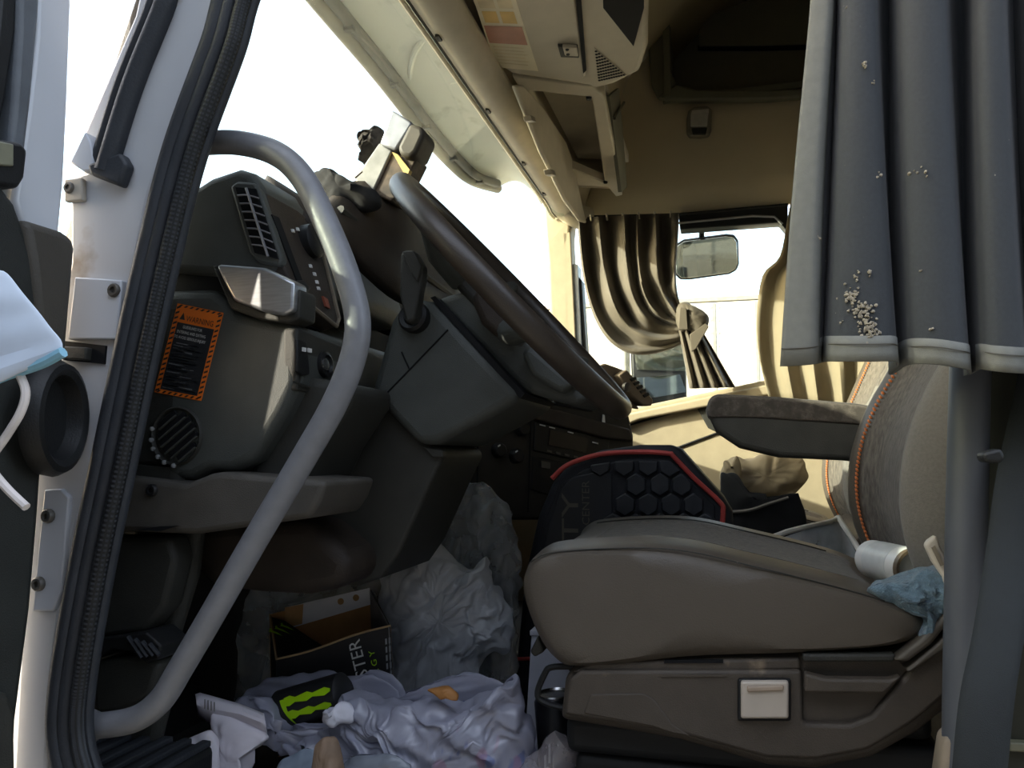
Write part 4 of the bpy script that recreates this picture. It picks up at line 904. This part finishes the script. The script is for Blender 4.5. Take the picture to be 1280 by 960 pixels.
for (cy_, xs) in ((581, (750, 780, 810, 837)), (606, (795, 825, 852)), (631, (781, 810, 839, 867)), (656, (766, 795, 825, 854, 882)), (681, (781, 810, 839, 867))):
    for cx_ in xs:
        pts = []
        for k in range(6):
            a = math.pi/6+k*math.pi/3; x = cx_+rr_*.93*math.cos(a); y = cy_+rr_*1.0*math.sin(a)
            y = max(y, 576+max(0, x-838)*1.0, 576+max(0, 770-x)*.16); pts.append((x, y))
        if len(set(pts)) < 6 and cy_ > 600: continue
        lst = []
        for p in pts:
            if not lst or (abs(p[0]-lst[-1][0])+abs(p[1]-lst[-1][1])) > .5: lst.append(p)
        obj('hex_pad', prism(lst, YB-.014, YB-.002), hxp, hx, bevel=.003, seg=2)
obj('logo_patch', prism([(668, 760), (684, 660), (700, 612), (716, 596), (755, 588), (765, 592), (766, 760)], YB-.009, YB-.003), mat('patch_black', '#1e2127', .6), hx, bevel=.004)
yb = YB-.0105
r_ = V((0, 0, 1)); u_ = V((-1, 0, 0))
def wlen(px, y0, y1): return (P(px, y0, yb)-P(px, y1, yb)).length
text('UTILITY', P(724, 802, yb), r_, u_, .050, GREYTEXT, hx, off=.001, xs=1.70)
text('CENTER', P(737, 657, yb), r_, u_, .022, GREYTEXT, hx, off=.001, xs=1.12)
obj('lower_piping', tube([P(640, 824, YB-.004), P(672, 823, YB-.004), P(700, 823, YB-.004)], .004, 6), RED, hx)

# white carton under the seat front
wc = thing('white_carton', 'white carton standing under the front of the driver seat', 'carton', P(680, 1010, 1.4))
a0 = [P(x, y, 1.32) for x, y in ((664, 792), (740, 795), (740, 1000), (655, 1000))]; a0 = [V((p.x, p.y, max(0, p.z))) for p in a0]
obj('panel', ext(a0, (0, .10, 0)), mat('carton_white', '#b8bac4', .7, var=.05), wc, bevel=.003)
obj('lid_edge', prism([(662, 788), (742, 790), (742, 796), (662, 795)], 1.315, 1.425), MATS['carton_white'], wc, bevel=.002)

# clear bottle and dark can beside the seat
cn = thing('drink_can', 'dark printed drink can beside the seat base and carton', 'can', P(700, 960, 1.1))
cb0 = P(708, 960, 1.14); cb0.z = max(0, P(706, 1000, 1.10).z)
cb0.x -= .006; hcan = P(700, 880, 1.10).z-cb0.z
obj('body', lathe(cb0, (-.08, 0, 1), [(0, .022), (.006, .031), (hcan*.94, .031), (hcan, .026), (hcan, .024), (hcan-.003, .001)], 24), mat('can_black', '#17181b', .3, metal=.4), cn)
obj('top_rim', lathe(cb0+V((-.08*hcan, 0, hcan)), (-.08, 0, 1), [(-.003, .026), (.0015, .0275), (.003, .026), (.0, .024)], 24), mat('can_metal', '#a9a9aa', .25, metal=1), cn)
ca = cb0+V((-.03, -.0315, hcan*.30))
for k in range(4): obj('print_mark', box(ca+V((.012+.006*k, .0005, .02*(k % 2))), (.003, .001, .030)), WTEXT, cn)
bt = thing('plastic_bottle', 'crushed clear plastic bottle lying beside the seat base', 'bottle', P(690, 960, 1.04))
p0 = P(648, 1000, 1.05); p0.z = max(.03, p0.z); p1 = P(684, 962, 1.06); p0.x -= .004; p1.x -= .004
obj('body', lathe(p0, p1-p0, [(0, .015), (.01, .026), (.035, .024), (.05, .027), (.07, .022), (.085, .027), (.10, .024), (.105, .012)], 20), film('bottle_clear', '#b8b0b4', .45, .15, .2), bt)

# ================================================================== RUBBISH ON THE FLOOR
BAGW = film('bag_white', '#dce0e6', .88, .3, .4)
BAGC = film('bag_clear', '#c4ccd4', .40, .22, .3)
BAGL = film('bag_lilac', '#b6b8ca', .90, .28, .3, prints=(('#5f74b8', 42, .56, P(545, 930, 1.05).x, P(560, 905, 1.05).z), ('#b98aa6', 30, .60, P(545, 930, 1.05).x, P(560, 905, 1.05).z)))
FL = .002
b1 = tag(obj('plastic_bag', pillow([(508, 660), (528, 625), (552, 608), (578, 602), (606, 608), (628, 630), (642, 665), (650, 705), (646, 760), (630, 1010), (520, 1010), (505, 800), (500, 720)], 1.475, .055, .02, 28, 208, .030, 28, 2, center=(575, 720), floor=FL, an=1.2), BAGC, ang=180), 'smoky clear plastic bag standing under the steering column', 'plastic bag')
b2 = tag(obj('plastic_bag', pillow([(478, 740), (495, 690), (512, 665), (535, 668), (560, 690), (585, 712), (610, 697), (616, 730), (634, 752), (641, 780), (634, 812), (600, 832), (570, 990), (480, 1000), (492, 850), (488, 790)], 1.385, .055, .02, 30, 240, .030, 30, 5, center=(560, 770), floor=FL, an=.9), BAGW, ang=180), 'bright white translucent plastic bag beside the black carton', 'plastic bag')
b4 = tag(obj('plastic_bag', pillow([(298, 815), (310, 770), (330, 740), (380, 730), (430, 722), (470, 708), (500, 690), (505, 712), (480, 740), (420, 752), (350, 772), (345, 830), (325, 812), (310, 1000), (300, 1000)], 1.41, .012, .016, 12, 120, .022, 24, 8, center=(345, 760), floor=FL), BAGC, ang=180), 'dark smoky plastic bag crumpled behind the black carton', 'plastic bag')
# black carton
bx_ = thing('drink_carton', 'open black printed drink carton with green claw mark', 'carton', P(420, 860, 1.25))
A = P(345, 824, 1.20); B = P(488, 782, 1.24); Cc = P(464, 737, 1.36); D = P(337, 768, 1.32)
dn = V((.015, -.01, -(min(A.z, B.z, Cc.z, D.z)-.001))); dn2 = V((.015, -.01, -.165))
CB = mat('carton_black', '#1c1b1d', .5, var=.1, spec=.4); KR = mat('kraft_brown', '#a57a4a', .8, var=.15); CWH = mat('carton_inner_white', '#c9cbd2', .7, var=.04)
def wall(a, b, d, t, m, name, par=bx_): return obj(name, ext([a, b, b+d, a+d], t), m, par)
nf = (B-A).cross(dn).normalized(); nf = nf if nf.y < 0 else -nf
ns = (A-D).cross(dn).normalized(); ns = ns if ns.x < 0 else -ns
front = wall(A, B, dn, -nf*.002, CB, 'front_panel')
wall(A-nf*.0022, B-nf*.0022, dn, -nf*.001, KR, 'front_lining')
leftp = wall(D, A, dn, -ns*.002, CB, 'side_panel')
wall(D-ns*.0022, A-ns*.0022, dn, -ns*.001, KR, 'side_lining')
wall(Cc, D, dn, nf*.002, KR, 'back_panel')
wall(B, Cc, dn, ns*.002, CB, 'side_panel'); wall(B+ns*.0022, Cc+ns*.0022, dn, ns*.001, mat('lining_grey', '#77777a', .7), 'side_lining')
obj('floor_panel', ext([A+dn, B+dn, Cc+dn, D+dn], (0, 0, .002)), KR, bx_)
# inner white sleeve along the back wall
e0 = D.lerp(Cc, .16)+nf*.003; e1 = Cc+nf*.003+(D-Cc)*.01
obj('inner_sleeve', ext([e0+V((0, 0, .006)), e1+V((0, 0, .004)), e1+dn*.17, e0+dn*.22], nf*.0015), CWH, bx_)
obj('sleeve_patch', ext([e0+V((0, 0, .006))+nf*.002, e0.lerp(e1, .22)+V((0, 0, .004))+nf*.002, e0.lerp(e1, .20)+dn*.20+nf*.002, e0+dn*.20+nf*.002], nf*.0006), mat('kraft_light', '#b08a5c', .8), bx_)
for tt in (.66, .84): obj('sleeve_spot', lathe(e0.lerp(e1, tt)+dn*.05+nf*.002, nf, [(0, .006), (.0008, .006), (.0008, .0005)], 14), mat('spot_brown', '#9a7a50', .8), bx_)
obj('raw_edge', tube(cat([A, A.lerp(B, .3)+V((0, 0, -.003)), A.lerp(B, .7)+V((0, 0, .002)), B], 4), .0018, 6), mat('raw_edge', '#b59a74', .9), bx_)
obj('raw_edge', tube([D, A], .0015, 6), MATS['raw_edge'], bx_)
# flap on the left carrying the claw
fl0 = D.lerp(A, .1); fa, fb = D+nf*.004+V((0, 0, .002)), P(400, 800, 1.235)
flap = obj('end_flap', ext([P(338, 771, 1.315), P(356, 776, 1.30), P(392, 800, 1.27), P(402, 806, 1.25), P(346, 822, 1.205)], (0, .002, -.002)), CB, bx_)
def claw(o, r, u, s, par, nrm):
    for k, (L_, x0) in enumerate(((1.0, 0), (1.15, .30), (.95, .60))):
        pts = [(0, x0), (.18, x0+.10), (.5, x0+.06), (L_, x0+.10), (.55, x0+.16), (.30, x0+.20), (.16, x0+.26), (.12, x0+.17), (-.02, x0+.08)]
        obj('claw_mark', ([V(o)+r*(a*s)-u*(b*s)+nrm*.0012 for a, b in pts], [tuple(range(len(pts)))]), GREEN, par, smooth=False)
r1 = (P(402, 806, 1.25)-P(346, 790, 1.26)).normalized(); u1 = V((0, .3, 1)); u1 = (u1-r1*u1.dot(r1)).normalized()
fn = (P(392, 800, 1.27)-P(338, 771, 1.315)).cross(P(346, 822, 1.205)-P(338, 771, 1.315)).normalized(); fn = fn if fn.y < 0 else -fn
rr1 = (P(395, 803, 1.258)-P(352, 781, 1.29)).normalized(); uu1 = fn.cross(rr1); uu1 = uu1 if uu1.z > 0 else -uu1
claw(P(353, 779, 1.286), rr1, uu1, .040, flap, fn)
# big lettering on the front
rf = (B-A).normalized(); uf = -dn.normalized(); uf = (uf-rf*uf.dot(rf)).normalized()
text('MONSTER', A.lerp(B, .865)+dn*.90+nf*.0006, uf, -rf, .030, WTEXT, front, off=.0006, xs=.96)
text('E N E R G Y', A.lerp(B, .935)+dn*.74+nf*.0006, uf, -rf, .014, GREEN, front, off=.0006, xs=1.15)
for k in range(2):
    a_ = A.lerp(B, .95+.03*k)+nf*.0008
    for q_ in range(9 if k else 4):
        d0 = dn*(.12+.085*q_); obj('small_print', ([a_+d0, a_+rf*.003+d0, a_+rf*.003+d0+dn*.06, a_+d0+dn*.06], [(0, 1, 2, 3)]), MATS['print_grey'], front, smooth=False)

# lilac carrier bag: far rim, contents, near body
cbg = thing('carrier_bag', 'lilac grey plastic carrier bag spilling rubbish on the cab floor', 'plastic bag', P(500, 990, 1.12))
obj('far_rim', pillow([(292, 882), (306, 868), (330, 850), (360, 844), (400, 840), (440, 850), (470, 872), (500, 880), (540, 858), (580, 842), (620, 848), (640, 880), (600, 900), (480, 905), (440, 880), (400, 868), (350, 872), (318, 890)], 1.16, .010, .016, 16, 170, .014, 40, 11, center=(470, 880), an=.25), BAGL, cbg, ang=180)
obj('near_body', pillow([(418, 902), (424, 884), (428, 872), (450, 868), (475, 876), (500, 880), (540, 872), (575, 882), (610, 868), (640, 848), (648, 868), (660, 900), (672, 960), (668, 1040), (560, 1060), (430, 1060), (350, 1040), (372, 960), (352, 930), (388, 918)], 1.09, .055, .05, 32, 260, .030, 30, 13, center=(530, 950), floor=FL, an=-.65), BAGL, cbg, ang=180)
obj('side_fold', pillow([(292, 882), (320, 870), (342, 880), (352, 905), (356, 920), (400, 914), (420, 905), (400, 930), (360, 938), (330, 930), (305, 918)], 1.085, .018, .02, 12, 90, .014, 46, 17, an=-.2), BAGL, cbg, ang=180)
# printed blue / pink letters on the carrier bag
bp_ = mat('print_blue', '#7f92c4', .6, var=.2); pk = mat('print_pink', '#c2a6bc', .6, var=.2)
rb = (P(660, 930, 1.0)-P(520, 930, 1.0)).normalized(); ub = V((0, .25, 1)).normalized()
# contents: can with claw, tissue, bread crust
mc = thing('energy_can', 'black can with green claw mark inside the carrier bag', 'can', P(388, 912, 1.10))
ax_ = (P(430, 868, 1.11)-P(350, 890, 1.11)); la = ax_.length; ax_.normalize()
cs_ = P(346, 889, 1.122)
obj('body', lathe(cs_, ax_, [(0, .020), (.008, .030), (la*1.05, .031), (la*1.1, .024), (la*1.1, .001)], 28), mat('can_satin', '#202123', .5), mc)
vdir = (V((0, 0, 1))-ax_*ax_.z).normalized()
for k, (t0, t1, z0) in enumerate(((.30, 1.02, .014), (.34, 1.0, -.006))):
    pv = []
    for s in range(9):
        t = t0+(t1-t0)*s/8; hh = .0045*(1.2-.4*s/8)+.002*math.sin(s*2.1)
        for e in (-1, 1):
            zz = z0+e*hh; pv.append(cs_+ax_*(t*la)+vdir*zz+V((0, -math.sqrt(max(0, .0318**2-zz**2)), 0)))
    obj('claw_mark', (pv, [(2*s, 2*s+1, 2*s+3, 2*s+2) for s in range(8)]), GREEN, mc)
pv = []
for s in range(6):
    t = .28+.10*s/5
    z0 = .018-.040*s/5
    for e in (-1, 1): zz = z0; pv.append(cs_+ax_*(t*la+e*.005*(1-s/6))+vdir*zz+V((0, -math.sqrt(max(0, .032**2-zz**2)), 0)))
obj('claw_mark', (pv, [(2*s, 2*s+1, 2*s+3, 2*s+2) for s in range(5)]), GREEN, mc)
tag(obj('tissue', pillow([(402, 900), (410, 884), (418, 892), (424, 878), (436, 880), (442, 894), (436, 904), (414, 906)], 1.048, .018, .014, 8, 56, .012, 40, 19), mat('tissue_white', '#dcdce6', .8)), 'small crumpled white tissue beside the black can in the carrier bag', 'tissue')
tag(obj('food_wrapper', pillow([(536, 862), (552, 858), (568, 864), (572, 874), (560, 872), (545, 868)], 1.06, .010, .012, 7, 40, .006, 50, 21), mat('wrapper_orange', '#a4713c', .6, var=.3)), 'small orange-brown food wrapper poking out of the carrier bag', 'wrapper')
# papers at the left
PAP = mat('paper_white', '#d9d4dc', .8, var=.04, stain='#c7b27e', stain_lo=.66, stain_scale=16)
rl = thing('receipt', 'curled white printed receipt beside the carrier bag', 'paper', P(290, 930, 1.05))
rows = []
ea = [(244, 868), (250, 866), (300, 880), (330, 892)]; eb = [(248, 894), (258, 902), (300, 905), (334, 918)]
for k in range(13):
    t = k/12*3; i = min(2, int(t)); s = t-i
    a = V((*ea[i], 0)).lerp(V((*ea[i+1], 0)), s); b = V((*eb[i], 0)).lerp(V((*eb[i+1], 0)), s)
    rows.append([P(*(a.lerp(b, j/6)).xy, 1.05-.016*math.sin(math.pi*j/6)) for j in range(7)])
obj('sheet', grid(rows), PAP, rl, solid=.001)
for k in range(4): obj('print_line', tube([P(256+k*4, 874+k*1.2, 1.033), P(256+k*4, 886+k*1.2, 1.031)], .0007, 5), GREYTEXT, rl)
tag(obj('paper_bag', pillow([(266, 898), (280, 894), (330, 915), (328, 930), (310, 942), (302, 958), (300, 1040), (272, 1040), (270, 940)], 1.04, .02, .02, 12, 90, .010, 30, 23, floor=FL), PAP, ang=180), 'tall crumpled white paper wrapper under the curled receipt', 'paper')
tag(obj('paper_napkin', pillow([(218, 938), (226, 928), (246, 918), (266, 914), (274, 960), (272, 1040), (218, 1040)], .995, .016, .012, 12, 84, .008, 30, 29, floor=FL), PAP, ang=180), 'stained white paper napkin with yellow blotch on the doorway floor', 'paper')
rdm = mat('red_print', '#b0464c', .7)
tag(obj('brown_wrapper', pillow([(395, 945), (398, 928), (410, 922), (422, 930), (426, 960), (424, 1040), (392, 1040)], .975, .018, .014, 10, 70, .010, 40, 31, floor=FL), mat('wrapper_tan', '#86705c', .7, var=.3), ang=180), 'small brown crumpled wrapper standing in front of the carrier bag', 'wrapper')
tag(obj('plastic_wrapper', pillow([(345, 958), (362, 946), (395, 940), (398, 1000), (350, 1040), (340, 1000)], 1.03, .010, .02, 14, 120, .014, 34, 33, floor=FL, an=.3), mat('lid_blue', '#8794a4', .4), ang=180), 'pale blue crumpled plastic wrapper beside the brown wrapper', 'wrapper')
tag(obj('plastic_film', pillow([(430, 949), (470, 943), (500, 948), (520, 972), (515, 1040), (420, 1040), (424, 980)], 1.01, .012, .02, 14, 140, .016, 34, 37, floor=FL, an=.1), mat('tray_clear', '#7d848f', .25, var=.2), ang=180), 'shiny grey crumpled plastic film in front of the carrier bag', 'plastic film')

# ================================================================== THINGS ON THE SEAT
tb = thing('plastic_tub', 'open translucent plastic tub standing beyond the driver seat cushion', 'tub', P(1010, 720, 1.42))
ta = [P(955, 680, 1.53), P(1038, 652, 1.68), P(1052, 653, 1.68), P(1088, 730, 1.52), P(1010, 742, 1.495)]
tdn = V((0, 0, -.12))
bt_ = film('tub_clear', '#c6cace', .5, .2, .35)
ctr = sum(ta, V((0, 0, 0)))/5
tbb = [V((p.x, p.y, .003))-(p-ctr).xy.to_3d()*.10 for p in ta]
obj('wall', loft([ta, [p.lerp(q_, .5) for p, q_ in zip(ta, tbb)], tbb], caps=False), bt_, tb, solid=.003)
obj('rim', tube(cat(ta, 5, True)+[ta[0]], .0055, 8), mat('tub_rim', '#d6d2ca', .35), tb)
obj('base', ext(tbb, (0, 0, -.003)), bt_, tb)
tag(obj('black_booklet', ext([P(1020, 704, 1.55), P(1048, 688, 1.60), P(1060, 706, 1.57), P(1038, 722, 1.53)], (0, .008, -.235)), BLACK, bevel=.003), 'small black booklet inside the translucent tub', 'booklet')
cy = thing('spray_can', 'white labelled cylinder lying on the driver seat cushion', 'canister', P(1110, 725, 1.2))
c0, c1 = P(1092, 699, 1.20), P(1147, 713, 1.08); axc = c1-c0; lc = axc.length
obj('body', lathe(c0, axc, [(-.004, .001), (-.004, .020), (0, .0265), (lc*.92, .0265), (lc*.94, .0255)], 30), mat('canister_white', '#d5d5d3', .35, var=.06, scale=40), cy)
obj('end_rim', lathe(c0+axc*.93, axc, [(0, .0268), (.010, .0268), (.010, .0235), (-.02, .0235), (-.02, .001)], 30), mat('canister_end', '#5a4c3c', .5), cy)
obj('label_band', lathe(c0+axc*.18, axc, [(0, .0267), (0, .0269), (lc*.55, .0269), (lc*.55, .0267)], 30), mat('canister_label', '#c3c6c6', .3, var=.1, scale=60), cy)
tag(obj('terry_cloth', pillow([(1088, 737), (1098, 731), (1120, 730), (1135, 722), (1150, 712), (1168, 708), (1186, 716), (1196, 740), (1192, 770), (1166, 786), (1150, 798), (1140, 791), (1152, 770), (1140, 764), (1118, 752), (1098, 746)], .985, .030, .06, 14, 112, .022, 34, 41, center=(1155, 745)), mat('terry_blue', '#5f7786', .95, var=.35, scale=120, bump=1.0, bscale=500, sheen=.3)), 'blue-grey terry cloth crumpled on the rear of the driver seat cushion', 'cloth')
wp = thing('plastic_bracket', 'broken cream plastic bracket stuck behind the blue cloth', 'bracket', P(1175, 740, 1.03))
obj('arm', prism([(1157, 682), (1161, 676), (1171, 669), (1176, 684), (1190, 712), (1192, 750), (1182, 742), (1180, 722), (1166, 702)], .952, .966), mat('bracket_cream', '#cfc6b6', .5, var=.08), wp, bevel=.003)
obj('slot', prism([(1165, 685), (1169, 682), (1180, 706), (1176, 708)], .949, .953), mat('slot_tan', '#8d8270', .7), wp)

# tan jacket on the passenger seat with strap
jk = thing('tan_jacket', 'tan fabric jacket bundled on the passenger seat', 'jacket', P(960, 640, 2.2))
obj('bundle', pillow([(898, 585), (915, 572), (940, 574), (958, 566), (990, 566), (1005, 575), (1012, 592), (1000, 612), (985, 622), (950, 624), (930, 616), (912, 620), (900, 606)], 2.15, .06, .08, 14, 104, .030, 14, 43), mat('jacket_tan', '#9c8c70', .85, var=.08), jk, ang=120)
obj('collar', pillow([(904, 580), (910, 576), (916, 592), (918, 572), (924, 574), (926, 596), (910, 602)], 2.07, .01, .02, 7, 42, .006, 30, 45), MATS['jacket_tan'], jk)

ct = thing('coat', 'black coat spread under the tan jacket on the passenger seat', 'coat', P(950, 660, 2.05))
obj('bundle', pillow([(900, 600), (910, 592), (920, 592), (928, 606), (940, 622), (985, 626), (1000, 618), (1000, 680), (905, 680)], 1.888, .03, .022, 10, 80, .014, 16, 47), mat('coat_black', '#17181a', .85, var=.2), ct)
obj('strap', tube(cat([P(905, 640, 1.862), P(935, 638, 1.852), P(960, 630, 1.852), P(985, 622, 1.866)], 4), .004, 6), mat('strap_grey', '#77716a', .6), ct)

# ================================================================== OUTSIDE THE PASSENGER WINDOW
m1 = thing('look_down_mirror', 'rounded rectangular mirror hanging above the passenger window', 'mirror', P(880, 300, 2.82))
mo = [(842, 312), (846, 305), (854, 300), (908, 293), (918, 294), (923, 301), (924, 330), (921, 338), (912, 343), (862, 350), (850, 350), (844, 344)]
mn = V((0, -1, -.35)).normalized(); mc0 = P(882, 320, 2.82)
obj('housing', ext([PP(x, y, mc0, mn) for x, y in mo], -mn*.05), BLACK, m1, bevel=.008)
obj('glass', ext([PP(882+(x-882)*.95, 321+(y-321)*.91, mc0+mn*.004, mn) for x, y in mo], -mn*.004), MIRROR, m1, bevel=.002)
obj('stem', tube([P(877, 300, 2.83), P(877, 289, 2.80), P(877, 286, 2.71)], .010, 8), BLACK, m1)
m2 = thing('side_mirror', 'tall exterior mirror with two glasses seen under the tied curtain', 'mirror', P(820, 495, 2.95))
obj('housing', prism([(788, 434), (800, 428), (856, 418), (858, 500), (800, 506), (790, 496)], 2.97, 3.05), BLACK, m2, bevel=.01)
obj('upper_glass', ext([P(792, 436, 2.955), P(853, 424, 2.955), P(857, 464, 2.955), P(796, 462, 2.955)], (0, .01, 0)), MIRROR, m2)
obj('lower_glass', ext([P(796, 472, 2.955), P(850, 468, 2.955), P(858, 490, 2.955), P(800, 500, 2.955)], (0, .01, 0)), MIRROR, m2)
obj('bracket', join(tube([P(780, 430, 2.98), P(782, 540, 2.98)], .022, 10), tube([P(782, 530, 2.98), P(784, 540, 2.71)], .02, 8)), mat('bracket_white', '#c8c8c4', .4), m2)
tr_ = thing('trailer', 'white riveted trailer side standing beyond the passenger window', 'trailer', (1, 7, -1.2))
TY = 6.0
pt = P(900, 377, TY).z
obj('lower_panel', box((1.2, TY+.15, (pt-1.0)/2), (9.0, .3, pt+1.0)), TRAILER, tr_, bevel=.01)
obj('upper_rail', box((1.2, TY+.16, pt+.02), (9.0, .34, .035)), mat('rail_dull', '#9a968c', .5), tr_, bevel=.005)
for px in (893, 840, 946):
    obj('panel_seam', box((P(px, 420, TY).x, TY-.002, (pt-1)/2), (.02, .008, pt+.98)), MATS['rail_dull'], tr_)
for px in (888, 898):
    for k in range(5): obj('rivet', lathe(P(px, 384+k*16, TY), (0, -1, 0), [(-.01, .012), (.006, .010), (.008, .001)], 10), TRAILER, tr_)
obj('wheel', lathe((1.2, TY+.2, -.7), (0, 1, 0), [(-.2, .3), (-.18, .5), (.18, .5), (.2, .3)], 24), BLACK, tr_)
obj('wheel', lathe((3.6, TY+.2, -.7), (0, 1, 0), [(-.2, .3), (-.18, .5), (.18, .5), (.2, .3)], 24), BLACK, tr_)

# trailer added on the driver side, outside the frame, to shade the doorway
nb = thing('shade_trailer', 'long grey box trailer, unseen, added to shade the driver doorway', 'trailer', (4, -3, -1.2))
obj('box_side', box((4.5, -3.2, 1.35), (15.0, 2.5, 3.1)), mat('trailer_grey', '#4a4c50', .5, var=.05), nb, bevel=.03)
for k in range(14): obj('side_post', box((-2.6+k*1.08, -1.94, 1.35), (.06, .03, 3.0)), MATS['rail_dull'], nb)
for x in (6.5, 8.0):
    obj('wheel', lathe((x, -3.4, -.7), (0, 1, 0), [(-.2, .3), (-.18, .5), (.18, .5), (.2, .3)], 24), BLACK, nb)
